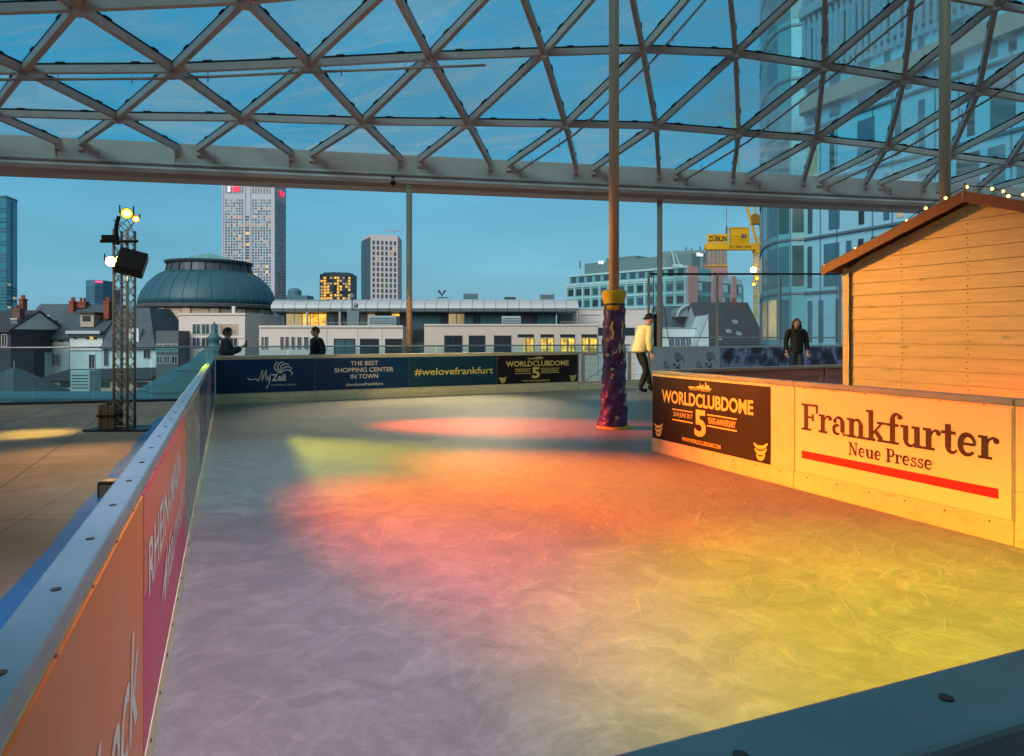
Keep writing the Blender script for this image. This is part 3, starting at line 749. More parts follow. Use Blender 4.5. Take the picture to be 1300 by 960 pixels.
pipe(diag(6, 6, 6, 6), 'diagonal sprinkler pipe climbing behind the tall padded column')
pipe(diag(8, 8, 8, 8), 'diagonal sprinkler pipe climbing left of the glass tower')
pipe(diag(10, 10, 10, 10), 'diagonal sprinkler pipe crossing behind the plain right hand column')
mb = MB(); q = P(499, 232, 17.4); mb.ball(q, .075, n=12, m=8); mb.tube(q, q + Vector((0, 0, .16)), .05, n=10)
tag(mb.build('security_camera', black_m, smooth=True), 'little dark dome camera hanging below the roof beam', 'camera')

# ------------------------------------------------------------------ columns
def column(px, Y, r, z0, z1, lab):
    b = XY(px, Y); b.z = z0
    t = thing('support_column', lab, 'column', b, 'slim steel columns under the glass roof')
    mb = MB(); mb.lathe(b, [(r, .02), (r, z1-z0)], 20); mb.build('shaft', pole_m, t, smooth=False)
    for p in t.children[0].data.polygons: p.use_smooth = len(p.vertices) == 4
    mb = MB(); mb.lathe(b, [(r*1.9, 0), (r*1.9, .02)], 20); mb.build('base_plate', pole_m, t)
    mb = MB(); mb.lathe(b + Vector((0, 0, z1-z0)), [(r, -.06), (r*1.5, 0), (r*1.5, .03)], 16); mb.build('head_plate', pole_m, t)
    return t
column(519.5, 17.55, .076, DECK, 5.17, 'slim column at the roof edge behind the navy banner boards')
column(837.5, 19.15, .076, DECK, 5.17, 'slim column at the roof edge behind the skater')
column(1199.5, 9.6, .074, DECK, 9.2, 'tall plain column rising behind the wooden hut')
pc = XY(779.5, 9.85)
t = column(779.5, 9.85, .074, 0, 10.0, 'tall column with glittering purple padding and yellow collar, standing in the ice')
mb = MB(); n = 36; prof = []; rr = random.Random(5); vs = []; fs_ = []
H = 1.76; K = 40
for k in range(K+1):
    z = H*k/K
    r0 = .215 - .035*min(1, z/.5) - .03*z/H
    for i in range(n):
        a = 2*math.pi*i/n
        w = .010*math.sin(3*a + z*9) + .008*math.sin(7*a - z*17) + .007*math.sin(z*31 + 2*math.sin(a*2)) + rr.uniform(-.004, .004)
        if k == 0: w += .012*math.sin(2*a+1)
        vs.append(pc + Vector((math.cos(a)*(r0+w) - .03*(1-min(1, z/.6))**2, math.sin(a)*(r0+w), z + .012)))
for k in range(K):
    for i in range(n): fs_.append((k*n+i, k*n+(i+1) % n, (k+1)*n+(i+1) % n, (k+1)*n+i))
mb.add(vs, fs_); pad = mb.build('padding', foil, t, smooth=True)
# gold script print wrapped on the padding
def wrap(items, a0, z0, sc, r, name, mat):
    mb = MB()
    for k, (v, f) in enumerate(items):
        q = []
        for a, b in v:
            z = z0 + b*sc; rr_ = .215 - .035*min(1, z/.5) - .03*z/H + r + k*.0004; an = a0 + a*sc/rr_
            q.append(pc + Vector((math.cos(an)*rr_, math.sin(an)*rr_, z)))
        mb.add(q, f)
    mb.build(name, mat, pad, recalc=False)
wrap(script_my(False), rad(-88), 1.08, .15, .030, 'lettering', cream)
wrap([ribbon(smooth([(0, 0), (.12, .6), (-.05, 1.1), (.08, 1.6)]), .16)], rad(-108), 1.28, .16, .026, 'gold_stripe', gold)
wrap([ribbon(smooth([(0, 0), (-.08, .6), (.05, 1.0), (0, 1.5)]), .13)], rad(-58), 1.30, .16, .026, 'gold_stripe', gold)
mb = MB(); mb.lathe(pc, [(.150, 1.70), (.158, 1.76), (.152, 1.82), (.175, 1.90), (.182, 1.965), (.165, 1.99), (.09, 1.95)], 24)
for i, v in enumerate(mb.v):
    a = math.atan2(v.y-pc.y, v.x-pc.x); v.z += .012*math.sin(a*5+1); v.x += .006*math.sin(a*7)
mb.build('collar', yellow_fabric, t, smooth=True)
mb = MB(); mb.lathe(pc, [(.163, 1.775), (.163, 1.80)], 24); mb.build('strap', navy, t)
mb = MB(); mb.lathe(pc, [(.26, 0.004), (.25, .03), (.2, .035)], 24); mb.build('floor_ring', yellow_fabric, t)

# ------------------------------------------------------------------ balustrade on the terrace edge
def balustrade(px0, Y0, px1, Y1, lab, zt=1.06, n=6, rails=(1.06,), posts=True, glass=rail_glass, z0=DECK, pm=None, r=.022):
    a, b = XY(px0, Y0), XY(px1, Y1); t = thing('glass_balustrade', lab, 'balustrade', ((a+b)/2).to_tuple()[:2] + (z0,), 'glass balustrades round the terrace')
    d = (b-a); nn = Vector((-d.y, d.x, 0)).normalized()
    for z in rails:
        mb = MB(); mb.tube(a + Vector((0, 0, z)), b + Vector((0, 0, z)), r, n=10); mb.build('handrail', alu, t, smooth=True)
    for k in range(n):
        p = a + d*(k/n); e = d/n
        mb = MB(); mb.box(p + e*.01 + Vector((0, 0, z0+.06)), e*.98, nn*.012, (0, 0, zt-z0-.10)); mb.build('glass_panel', glass, t)
    if posts:
        for k in range(n+1):
            p = a + d*(k/n)
            mb = MB(); mb.box(p - nn*.05 - d.normalized()*.025 + Vector((0, 0, z0)), d.normalized()*.05, nn*.05, (0, 0, zt-z0)); mb.build('post', pm or alu, t)
    mb = MB(); mb.box(a - nn*.08 + Vector((0, 0, z0)), d, nn*.16, (0, 0, .055)); mb.build('base_rail', dark_frame, t)
balustrade(-120, 14.5, 262, 16.0, 'glass balustrade with thin rail along the terrace edge left of the rink', n=5, posts=False)
balustrade(262, 16.0, 800, 19.0, 'glass balustrade with thin rail behind the navy banner boards', n=6, posts=False)
sc_posts = [823.5, 910.5, 990.5, 1066, 1140, 1215]
a0 = 20.6
t = thing('wind_screen', 'tall clear wind screen with slim posts behind the pale lilac board', 'wind screen', XY(970, 21).to_tuple()[:2] + (DECK,))
def scp(px): return XY(px, 19.6 + (px-823)*.0085)
for i, px in enumerate(sc_posts):
    p = scp(px); zt = ZP(348, p.y)
    mb = MB(); mb.cbox((p.x, p.y, (zt+DECK)/2), .065, .065, zt-DECK); mb.build('post', pink_paint if i < 2 else alu, t)
for i in range(len(sc_posts)-1):
    p, q = scp(sc_posts[i]), scp(sc_posts[i+1]); d = (q-p)
    mb = MB(); mb.box(p + d*.03 + Vector((0, 0, DECK+.1)), d*.94, (0, .012, 0), (0, 0, ZP(348, p.y)-DECK-.15)); mb.build('glass_panel', screen_glass, t)
    for py, w in ((348, .045), (428.7, .03)):
        mb = MB(); mb.tube(Vector((p.x, p.y, ZP(py, p.y))), Vector((q.x, q.y, ZP(py, q.y))), w*.7, n=8); mb.build('rail', dark_frame if py < 400 else alu, t)
mb = MB(); p = scp(823.5); zt = ZP(352, p.y)
mb.path(smooth([(p.x+.12, p.y-.1, zt), (p.x+.14, p.y-.1, .9), (p.x+.2, p.y-.1, DECK)]), .012); mb.path(smooth([(p.x+.14, p.y-.12, zt-.2), (p.x+.42, p.y-.12, zt-.9), (p.x+.55, p.y-.12, 1.2), (p.x+.75, p.y-.12, .6)]), .010)
mb.cbox((p.x+.20, p.y-.1, 1.2), .16, .06, 1.5)
mb.build('cable_bundle', black_m, t)

# ------------------------------------------------------------------ lighting tower
TY = 11.1; tx0, tx1 = XY(149.5, TY).x, XY(166.5, TY).x; tw = tx1-tx0
tb = Vector(((tx0+tx1)/2, TY, DECK))
t = thing('truss_tower', 'slim lattice truss tower with lit stage lamps left of the rink', 'lighting tower', tb)
ztop = ZP(335, TY)
for i, (dx, dy) in enumerate(((-1, -1), (1, -1), (1, 1), (-1, 1))):
    mb = MB(); q = tb + Vector((dx*tw/2, dy*tw/2, .03)); mb.tube(q, (q.x, q.y, ztop + .55), .021, n=10); mb.build('chord', truss_m, t, smooth=True)
mb = MB(); st = .21; cs = [(-1, -1), (1, -1), (1, 1), (-1, 1)]
k = 0; z = .06
while z + DECK < ztop + .5:
    for f in range(4):
        a, b = cs[f], cs[(f+1) % 4]
        pa = tb + Vector((a[0]*tw/2, a[1]*tw/2, z)); pb = tb + Vector((b[0]*tw/2, b[1]*tw/2, z + st))
        pa2 = tb + Vector((a[0]*tw/2, a[1]*tw/2, z + st)); pb2 = tb + Vector((b[0]*tw/2, b[1]*tw/2, z))
        mb.tube(pa, pb, .0065, n=5); mb.tube(pa2, pb2, .0065, n=5)
        if k % 4 == 0: mb.tube(pa, pb2, .010, n=5)
    z += st; k += 1
mb.build('lacing', truss_m, t)
mb = MB(); mb.cbox(tb + Vector((0, 0, .015)), 1.0, .6, .03); mb.build('base_plate', dark_frame, t)
zc = ZP(308, TY)
mb = MB(); mb.tube(tb + Vector((-.30, -.15, zc-DECK)), tb + Vector((.30, -.15, zc-DECK)), .025); mb.cbox(tb + Vector((-.16, -.12, zc-DECK+.05)), .22, .12, .10)
mb.path([tb + Vector((-.05, -.1, ztop-DECK+.3)), tb + Vector((-.07, -.12, ZP(290, TY)-DECK)), tb + Vector((-.02, -.12, ZP(276, TY)-DECK))], .03)
mb.build('lamp_bracket', black_m, t)
def par_can(px, py, Y, r, aim, em, lab, cat='stage lamp', L=.2):
    c = P(px, py, Y); d = (Vector(aim) - c).normalized()
    tt = thing('stage_lamp', lab, cat, c, 'stage lamps on the lighting tower')
    mb = MB(); mb.tube(c - d*L, c, r*.8, r*1.08, n=16); mb.build('housing', black_m, tt)
    mb = MB(); mb.tube(c + d*.004, c + d*.010, r*.93, n=16); mb.build('lens', em, tt)
    mb = MB(); mb.tube(c + d*.011, c + d*.014, r*.55, n=14); mb.build('filament', EM('filament', (1., .80, .42), 14), tt)
    mb = MB(); a = d.cross(Vector((0, 0, 1))).normalized()
    for s in (-1, 1): mb.strut(c - d*L*.5 + a*s*r*1.15 + Vector((0, 0, -r*.2)), c - d*L*.6 + a*s*r*1.15 + Vector((0, 0, r*1.3)), .02, .008)
    mb.build('yoke', black_m, tt)
    return c
camv = (0, 0, CH)
par_can(161, 271, TY-.16, .085, (-1.5, 3, .6), hot_yel, 'bright yellow stage lamp at the very top of the tower')
par_can(172.5, 278, TY-.12, .055, (-.8, 3, .5), hot_amb, 'smaller amber stage lamp beside the top yellow lamp')
par_can(141, 332, TY-.22, .085, (-2.6, 3, .8), hot_white, 'white hot stage lamp low on the tower, left of the loudspeaker')
sp = P(167, 334, TY-.32)
tt = thing('loudspeaker', 'black loudspeaker tilted downward on the lighting tower', 'loudspeaker', sp)
Mx = Matrix.Rotation(rad(22), 3, 'Z') @ Matrix.Rotation(rad(14), 3, 'Y') @ Matrix.Rotation(rad(-18), 3, 'X')
mb = MB(); mb.cbox((0, 0, 0), .40, .26, .36); mb.v = [sp + Mx @ v for v in mb.v]; mb.build('cabinet', black_m, tt, bevel=.015)
mb = MB(); mb.cbox((0, -.134, 0), .36, .008, .32); mb.v = [sp + Mx @ v for v in mb.v]; mb.build('grille', M('grille', (.03, .03, .03), .7, .2, .3, 60), tt)
# timber ballast strapped beside the tower foot
bx = XY(139.5, TY-.05); bx.z = DECK
tt = thing('ballast_stack', 'stack of upright timber boards strapped beside the tower foot', 'ballast', bx)
for k in range(5):
    mb = MB(); mb.cbox(bx + Vector((-.105 + k*.052, (k % 2)*.01, .215 + .01*(k % 3))), .046, .22, .40 + .02*(k % 3)); mb.build('timber_board', wood_block, tt, bevel=.004)
mb = MB(); mb.cbox(bx + Vector((0, 0, .235)), .30, .25, .035); mb.build('strap', black_m, tt)

# ------------------------------------------------------------------ wooden hut
hc = Vector((3.44, 7.0, 0)); hr = Vector((.49, -1, 0)).normalized(); hr = Vector((.44, -.898, 0)).normalized(); hn = Vector((hr.y, -hr.x, 0))   # along the gable, outward
def HW(px):
    k = (px-CX)/F; s = (k*hc.y - hc.x)/(hr.x - k*hr.y); return s
def hp(s, t, z): return hc + hr*s + hn*t + Vector((0, 0, z))
half = HW(1236); Wd = 2*half
ze = ZP(340, 7.0); zk = ZP(256, hp(half, 0, 0).y)
hut = thing('wooden_hut', 'wooden market hut with horizontal planks and gabled roof behind the newspaper banner', 'hut', hp(half, -1.2, DECK))
def rz(s): return ze + (zk-ze)*(1 - abs(s-half)/half)
# plank by plank gable wall, each board slightly proud of the next
pitchz = .1205; z = DECK + .02; mb = MB(); k = 0; rr = random.Random(11)
while z < zk - .01:
    z1 = min(z + pitchz - .004, zk); s0, s1 = 0.0, Wd
    def lim(zz):
        if zz <= ze: return 0, Wd
        f = (zz-ze)/(zk-ze)*half; return f, Wd - f
    a0, b0 = lim(z); a1, b1 = lim(z1)
    j = rr.uniform(-.0015, .0015)
    if b1 - a1 < .02: a1 = half-.01; b1 = half+.01
    lo, hi = .008 + j, .002 + j
    pts = [hp(a0, lo, z), hp(b0, lo, z), hp(b1, hi, z1), hp(a1, hi, z1), hp(a0, -.02, z), hp(b0, -.02, z), hp(b1, -.02, z1), hp(a1, -.02, z1)]
    mb.add(pts, [(0, 1, 2, 3), (4, 7, 6, 5), (0, 4, 5, 1), (1, 5, 6, 2), (2, 6, 7, 3), (3, 7, 4, 0)])
    z += pitchz; k += 1
mb.build('gable_wall', hut_wood, hut)
D = 2.6
mb = MB()
mb.prism([hp(0, -.03, DECK), hp(Wd, -.03, DECK), hp(Wd, -.03, ze-.01), hp(half, -.03, zk-.01), hp(0, -.03, ze-.01)], -hn*D); mb.build('wall', hut_wood, hut)
mb = MB()
for sN in (.075, .62, 1.22, 1.86, 2.4):
    z = DECK + .02 + pitchz*.25
    while z < rz(sN) - .08:
        for dzz in (0, pitchz*.45):
            q = hp(sN + rr.uniform(-.006, .006), .004, z + dzz); mb.tube(q, q + hn*.009, .0045, n=6)
        z += pitchz
mb.build('nail', screw_m, hut)
mb = MB(); mb.box(hp(.0, .014, DECK), hr*.07, hn*.018, (0, 0, ze-DECK-.01)); mb.build('corner_trim', hut_wood, hut)
ov = .13; ee = .16; sl = (zk-ze)/half
for sgn in (0, 1):
    mb = MB()
    A = hp(-ee, ov, ze - ee*sl + .02) if not sgn else hp(Wd+ee, ov, ze - ee*sl + .02)
    B = hp(half, ov, zk + .02)
    th = Vector((0, 0, .045))
    mb.prism([A, B, B + th, A + th], -hn*(D+.3)); mb.build('roof', hut_roof_m, hut)
    mb = MB(); A2 = A + hn*.004 + Vector((0, 0, -.035)); B2 = B + hn*.004 + Vector((0, 0, -.035)); mb.prism([A2, B2, B2 + Vector((0, 0, .095)), A2 + Vector((0, 0, .095))], hn*.02); mb.build('bargeboard', hut_fascia, hut)
# fairy lights along the roof edges
ls = thing('fairy_lights', 'string of small yellow fairy lights along the hut roof edges', 'fairy lights', hp(half, ov, zk+.1))
wire = MB(); prev = None; rr = random.Random(4)
pts = []
for k in range(9):
    f = k/8; pts.append(hp(-ee + (half+ee)*f, ov - .03, ze - ee*sl + (zk-ze+ee*sl)*f + .10 + rr.uniform(-.01, .04)))
for k in range(1, 12): pts.append(hp(half + (half+ee)*k/11, ov - .1 + rr.uniform(-.1, .05), zk - sl*(half+ee)*k/11 + .11 + rr.uniform(-.02, .09)))
for k in range(1, 14): pts.append(hp(half + rr.uniform(-.05, .05), -.35 - k*.17, zk + .10 + rr.uniform(-.01, .06)))
wire.path(pts[:20], .004, 4); wire.build('cord', black_m, ls)
for p in pts:
    mb = MB(); mb.ball(p + Vector((0, 0, -.012)), .013, n=8, m=6); mb.build('bulb', bulb_em, ls, smooth=True)
q = hp(half, ov, zk); mb = MB(); mb.tube(q + Vector((0, 0, -.02)), q + Vector((0, 0, .15)), .012); mb.cbox(q + Vector((0, 0, .04)), .05, .03, .06)
mb.build('clip', M('clip', (.5, .45, .38)), ls)
# ------------------------------------------------------------------ city
ZG = -28.
def ground_sheet():
    mb = MB(); mb.add([(-6000, -600, ZG), (6000, -600, ZG), (6000, 9000, ZG), (-6000, 9000, ZG)], [(0, 1, 2, 3)])
    o = mb.build('ground', ground_m); o['kind'] = 'structure'
ground_sheet()
mb = MB(); mb.prism([(-30, -12, ZG), (26, -12, ZG), (26, 22.2, ZG), (-30, 11.0, ZG)], (0, 0, -ZG + DECK - .51))
mall = tag(mb.build('mall_building', stone_pale), 'big building carrying the roof terrace and the ice rink', 'building')

# unseen block behind the terrace, added to keep sun and sky off the rink
mb = MB(); mb.box((-30, -14, DECK-.01), (56, 0, 0), (0, 6, 0), (0, 0, 21))
bw_ = tag(mb.build('rink_shade_block', M('warm_grey_render', (.22, .20, .19), .8, 0, .1, 1)), 'upper storeys of the shopping building, behind the terrace and the near board', 'building')
class Bld:
    """building from plan corners given as (pixel column, depth); windows are collected and emitted as parts"""
    def __init__(self, name, label, plan, depth, z0, z1, mat, cat='building', group=None, part='wall', fan=1.06, fanl=0.):
        self.f = [XY(px, Y) for px, Y in plan]; n = len(self.f)
        c = sum(self.f, Vector())/n + Vector((0, depth/2, z0))
        self.t = thing(name, label, cat, c, group); self.z0, self.z1 = z0, z1
        back = [p + Vector((p.x/p.y*depth*(fan if p.x > 0 else fanl), depth, 0)) for p in (self.f[-1], self.f[0])]
        self.plan = self.f + back
        mb = MB(); mb.prism([(p.x, p.y, z0) for p in self.plan], (0, 0, z1-z0)); self.wall = mb.build(part, mat, self.t)
        self.w = []
    def edge(self, i): a, b = self.plan[i], self.plan[(i+1) % len(self.plan)]; return a, b
    def prism(self, name, mat, z0, z1, grow=0., plan=None, kind=None, par=None):
        pl = plan or self.plan; c = sum(pl, Vector())/len(pl)
        q = [p + (p-c).normalized()*grow for p in pl]
        mb = MB(); mb.prism([(p.x, p.y, z0) for p in q], (0, 0, z1-z0)); return mb.build(name, mat, par or self.t)
    def slab(self, i, s0, s1, z0, z1, out, name, mat, inn=.0):
        a, b = self.edge(i); d = b-a; n = Vector((d.y, -d.x, 0)).normalized()
        mb = MB(); mb.box(a + d*s0 + n*-inn + Vector((0, 0, z0)), d*(s1-s0), n*(out+inn), (0, 0, z1-z0)); return mb.build(name, mat, self.t)
    def grid(self, i, nx, zs, h, mats, wfrac=.6, s0=0., s1=1., out=.05, pick=None, frame=None):
        a, b = self.edge(i); d = b-a; n = Vector((d.y, -d.x, 0)).normalized()
        for r, z in enumerate(zs):
            for k in range(nx):
                sa = s0 + (s1-s0)*(k + (1-wfrac)/2)/nx; sb = s0 + (s1-s0)*(k + (1+wfrac)/2)/nx
                m = pick(k, r) if pick else R.choice(mats)
                if m is None: continue
                self.w.append((a + d*sa + Vector((0, 0, z)), d*(sb-sa), n*out, h, m, frame))
    def emit(self, cap=100, name='window'):
        allm = []; rest = MB()
        for j, (o, d, n, h, m, fr) in enumerate(self.w):
            if j < cap:
                mb = MB()
                if fr:
                    b = d.normalized()*d.length; th = min(.09, d.length*.08)
                    e = d.normalized()*th
                    mb.box(o, e, n*1.6, (0, 0, h)); mb.box(o + d - e, e, n*1.6, (0, 0, h)); mb.box(o + e, d - 2*e, n*1.6, (0, 0, th)); mb.box(o + e + Vector((0, 0, h-th)), d - 2*e, n*1.6, (0, 0, th))
                    mb.box(o + d*.5 - e*.3 + Vector((0, 0, th)), e*.6, n*1.4, (0, 0, h-2*th))
                    w = mb.build(name, fr, self.t)
                    mb = MB(); mb.box(o + e + Vector((0, 0, th)), d - 2*e, n*.8, (0, 0, h-2*th)); mb.build('pane', m, w)
                else:
                    mb.box(o, d, n, (0, 0, h)); mb.build(name, m, self.t)
            else:
                if m not in allm: allm.append(m)
                rest.mi = allm.index(m); rest.box(o, d, n, (0, 0, h))
        if rest.v: rest.build(name, allm, self.t, kind='stuff')
def frange(a, b, n): return [a + (b-a)*i/n for i in range(n)]

# --- far left glass tower
b = Bld('glass_tower', 'slim dark blue glass tower cut by the left edge of the view', [(-30, 700), (8, 690), (22, 712)], 30, ZG, ZP(252, 700), tower_glass, 'tower', fanl=1.06)
for i in (0, 1):
    a, e = b.edge(i)
    for k in range(1, 4 if i == 0 else 2):
        b.slab(i, k/(4 if i == 0 else 2)-.02, k/(4 if i == 0 else 2)+.02, ZG, ZP(256, 700), .4, 'mullion', tower_dark)
zz = frange(ZP(400, 700), ZP(260, 700), 34)
b.grid(0, 5, zz, 1.6, [tower_dark, blue_win], .9, out=.15, pick=lambda k, r: R.choice([tower_dark, blue_win, None])); b.grid(1, 2, zz[:10], 1.9, [lit_soft], .7, out=.15, pick=lambda k, r: R.choice([lit_soft, None, tower_dark]))
b.prism('parapet', tower_dark, ZP(254, 700), ZP(251, 700), .3); b.emit()
# --- small distant tower with pink sign
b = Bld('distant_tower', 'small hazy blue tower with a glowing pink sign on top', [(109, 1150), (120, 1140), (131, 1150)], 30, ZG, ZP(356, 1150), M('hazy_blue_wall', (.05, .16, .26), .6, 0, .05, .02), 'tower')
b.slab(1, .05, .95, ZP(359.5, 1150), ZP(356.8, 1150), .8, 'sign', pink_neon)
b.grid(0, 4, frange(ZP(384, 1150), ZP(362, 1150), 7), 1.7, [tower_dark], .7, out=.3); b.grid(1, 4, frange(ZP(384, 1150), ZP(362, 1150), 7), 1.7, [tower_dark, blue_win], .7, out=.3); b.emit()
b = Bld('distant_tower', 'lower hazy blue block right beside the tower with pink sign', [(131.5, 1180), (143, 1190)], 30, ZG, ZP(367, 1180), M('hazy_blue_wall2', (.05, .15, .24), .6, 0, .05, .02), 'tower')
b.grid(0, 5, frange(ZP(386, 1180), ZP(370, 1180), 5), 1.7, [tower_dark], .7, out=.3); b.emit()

# --- tall stone grid tower with red sign
Y = 550
b = Bld('office_tower', 'tall pale stone tower with ribbed facade and small red sign near its top', [(282, Y), (349, Y)], 27, ZG, ZP(206, Y), tower_stone, 'tower')
zs = frange(ZP(392, Y), ZP(252, Y), 40); hh = (zs[1]-zs[0])*.66
def pk(k, r):
    x = R.random()
    if r in (33, 30, 36) and x < .55: return lit_soft
    return lit_soft if x < .10 else (lit_or if x < .108 else R.choice([blue_win, blue_win, teal_win, tower_glass]))
for s0, s1 in ((.05, .41), (.56, .93)):
    b.grid(0, 7, zs, hh, None, .62, s0, s1, .12, pk)
b.grid(0, 1, zs[:34], hh, None, .8, .44, .52, .12, lambda k, r: R.choice([lit_or, lit_soft, blue_win, tower_dark, lit_soft]))
b.grid(0, 7, [ZP(246, Y)], 14, None, .5, .56, .93, .1, lambda k, r: blue_win); b.grid(0, 7, [ZP(246, Y)], 14, None, .5, .05, .41, .1, lambda k, r: blue_win)
b.grid(1, 5, zs, hh, None, .6, .12, .95, .12, lambda k, r: R.choice([tower_dark, blue_win]))
b.w.sort(key=lambda q: -q[3]); b.emit()
b.slab(0, .44, .445, ZG, ZP(210, Y), .6, 'pilaster', tower_stone); b.slab(0, .525, .545, ZG, ZP(210, Y), .6, 'pilaster', tower_stone)
b.slab(0, .0, .03, ZG, ZP(207, Y), .6, 'pilaster', tower_stone); b.slab(0, .955, .998, ZG, ZP(207, Y), .6, 'pilaster', tower_stone)
def sign_text(b, i, s0, s1, z0, z1, txt, mat, out=.35, bold=.02):
    a, e = b.edge(i); d = e-a; n = Vector((d.y, -d.x, 0)).normalized(); v, f, asp = text_geo(txt, bold)
    mb = MB(); mb.add([a + d*(s0 + (s1-s0)*x) + n*out + Vector((0, 0, z0 + (z1-z0)*y)) for x, y in v], f); return mb.build('sign_lettering', mat, b.t, recalc=False)
sign_text(b, 0, .19, .345, ZP(243.5, Y), ZP(237, Y), 'UBS', red_neon, .9, .05)
a, e = b.edge(0); d = e-a
mb = MB()
for an in (60, 90, 120):
    p0 = a + d*.14 + Vector((0, -.9, ZP(240.5, Y))); dr = Vector((math.cos(rad(an)), 0, math.sin(rad(an))))*2.2
    mb.tube(p0 - dr, p0 + dr, .35, n=5)
mb.build('sign_emblem', white_neon, b.t)
sign_text(b, 1, .35, .75, ZP(245, Y), ZP(238, Y), 'U', red_neon, .9, .05)

# --- domed building
DY = 88; dc = XY(266, DY)
t = thing('domed_building', 'old sandstone building under a large dark copper dome with flat lantern', 'domed building', (dc.x, dc.y, ZG))
def dz(py): return ZP(py, DY)
rb = 80/F*DY
mb = MB(); mb.lathe((dc.x, dc.y, 0), [(rb*.955, ZG), (rb*.955, dz(393))], 40); mb.build('drum_wall', stone_warm, t, smooth=True)
mb = MB(); mb.lathe((dc.x, dc.y, 0), [(rb*.96, dz(394)), (rb*1.03, dz(392)), (rb*1.03, dz(389)), (rb*1.0, dz(387.5))], 40); mb.build('cornice', M('dark_cornice', (.06, .075, .085), .6), t)
mb = MB(); mb.lathe((dc.x, dc.y, 0), [(rb*1.005, dz(388)), (rb*.995, dz(381)), (rb*.95, dz(371)), (rb*.87, dz(361)), (rb*.76, dz(352.5)), (rb*.65, dz(347))], 64); mb.build('dome', dome_m, t, smooth=True)
mb = MB()
for k in range(32):
    a = 2*math.pi*k/32 + .05; pr = [(1.005, 387.5), (.995, 381), (.95, 371), (.87, 361), (.76, 352.5), (.65, 347)]
    mb.path([(dc.x + math.cos(a)*rb*(r+.004), dc.y + math.sin(a)*rb*(r+.004), dz(z)) for r, z in pr], .022, 4)
mb.build('standing_seams', dome_m, t)
mb = MB(); mb.lathe((dc.x, dc.y, 0), [(rb*.625, dz(348)), (rb*.60, dz(337)), (rb*.64, dz(336)), (rb*.65, dz(333.5)), (rb*.60, dz(333))], 40); lan = mb.build('lantern', M('lantern_zinc', (.045, .075, .095), .45, .2), t)
mb = MB()
for k in range(20):
    a = 2*math.pi*k/20; mb.tube((dc.x + math.cos(a)*rb*.63, dc.y + math.sin(a)*rb*.63, dz(347)), (dc.x + math.cos(a)*rb*.61, dc.y + math.sin(a)*rb*.61, dz(337)), .09, n=5)
mb.build('lantern_rib', slate_dk, lan)
mb = MB(); mb.lathe((dc.x, dc.y, 0), [(rb*.6, dz(333.5)), (rb*.3, dz(327.5)), (.15, dz(321.5))], 8, rad(22.5)); mb.build('lantern_roof', copper_lt, t)
mb = MB()
for k in range(16):
    a = 2*math.pi*k/16 + .1; c = Vector((dc.x + math.cos(a)*rb*.955, dc.y + math.sin(a)*rb*.955, 0))
    dr = Vector((math.cos(a), math.sin(a), 0)); tg = Vector((-dr.y, dr.x, 0))
    mb.box(c - tg*.45 + Vector((0, 0, dz(440))), tg*.9, dr*.22, (0, 0, dz(394)-dz(440)))
mb.build('pilaster', stone_warm, t)
for k in range(16):
    a = 2*math.pi*(k+.5)/16 + .1
    if math.sin(a) > .3: continue
    dr = Vector((math.cos(a), math.sin(a), 0)); tg = Vector((-dr.y, dr.x, 0)); c = Vector((dc.x, dc.y, 0)) + dr*rb*.945
    pts = [c - tg*.65 + Vector((0, 0, dz(426))), c + tg*.65 + Vector((0, 0, dz(426)))] + [c + tg*.65*math.cos(q) + Vector((0, 0, dz(414) + .55*math.sin(q))) for q in [math.pi*j/8 for j in range(9)]]
    mb = MB(); mb.prism(pts, dr*.20); w = mb.build('window', dark_win, t)
    mb = MB(); mb.box(c - tg*.9 + Vector((0, 0, dz(404))), tg*1.8, dr*.16, (0, 0, .12)); mb.box(c - tg*.8 + Vector((0, 0, dz(400))), tg*1.6, dr*.12, (0, 0, .5)); mb.build('window_moulding', stone_warm, w)
mb = MB(); p = P(297, 396, DY-9); mb.cbox(p, .35, .35, 1.3); mb.tube(p + Vector((0, 0, -3)), p + Vector((0, 0, 0)), .07); mb.build('antenna_panel', white_render, t)

# --- pale box building before the dome
Y = 60
b = Bld('stone_block', 'pale stone block with two bands of dark windows in front of the dome', [(227, Y), (311, Y)], 10, ZG, ZP(400, Y), stone_pale)
def pk2(k, r): return R.choice([dark_win, dark_win, teal_win, blue_win]) if not (r == 1 and k in (3, 4)) else lit_soft
b.grid(0, 5, [ZP(442, Y), ZP(425, Y)], .98, None, .94, .20, .90, .05, pk2, win_frame)
b.emit(); b.prism('parapet', stone_pale, ZP(400, Y), ZP(397.5, Y), .12); b.slab(0, 0, 1, ZP(429.3, Y), ZP(428, Y), .06, 'ledge', stone_pale)
b2 = Bld('link_building', 'low dark glazed link building left of the pale stone block', [(198, 58), (226.5, 58)], 8, ZG, ZP(420, 58), M('dark_link', (.07, .10, .115), .5, 0, .15, .5))
b2.grid(0, 3, [ZP(462, 58), ZP(447, 58)], .7, [dark_win, teal_win], .85, out=.04, frame=win_frame); b2.emit(); b2.slab(0, 0, 1, ZP(446, 58), ZP(440, 58), .08, 'fascia', copper)

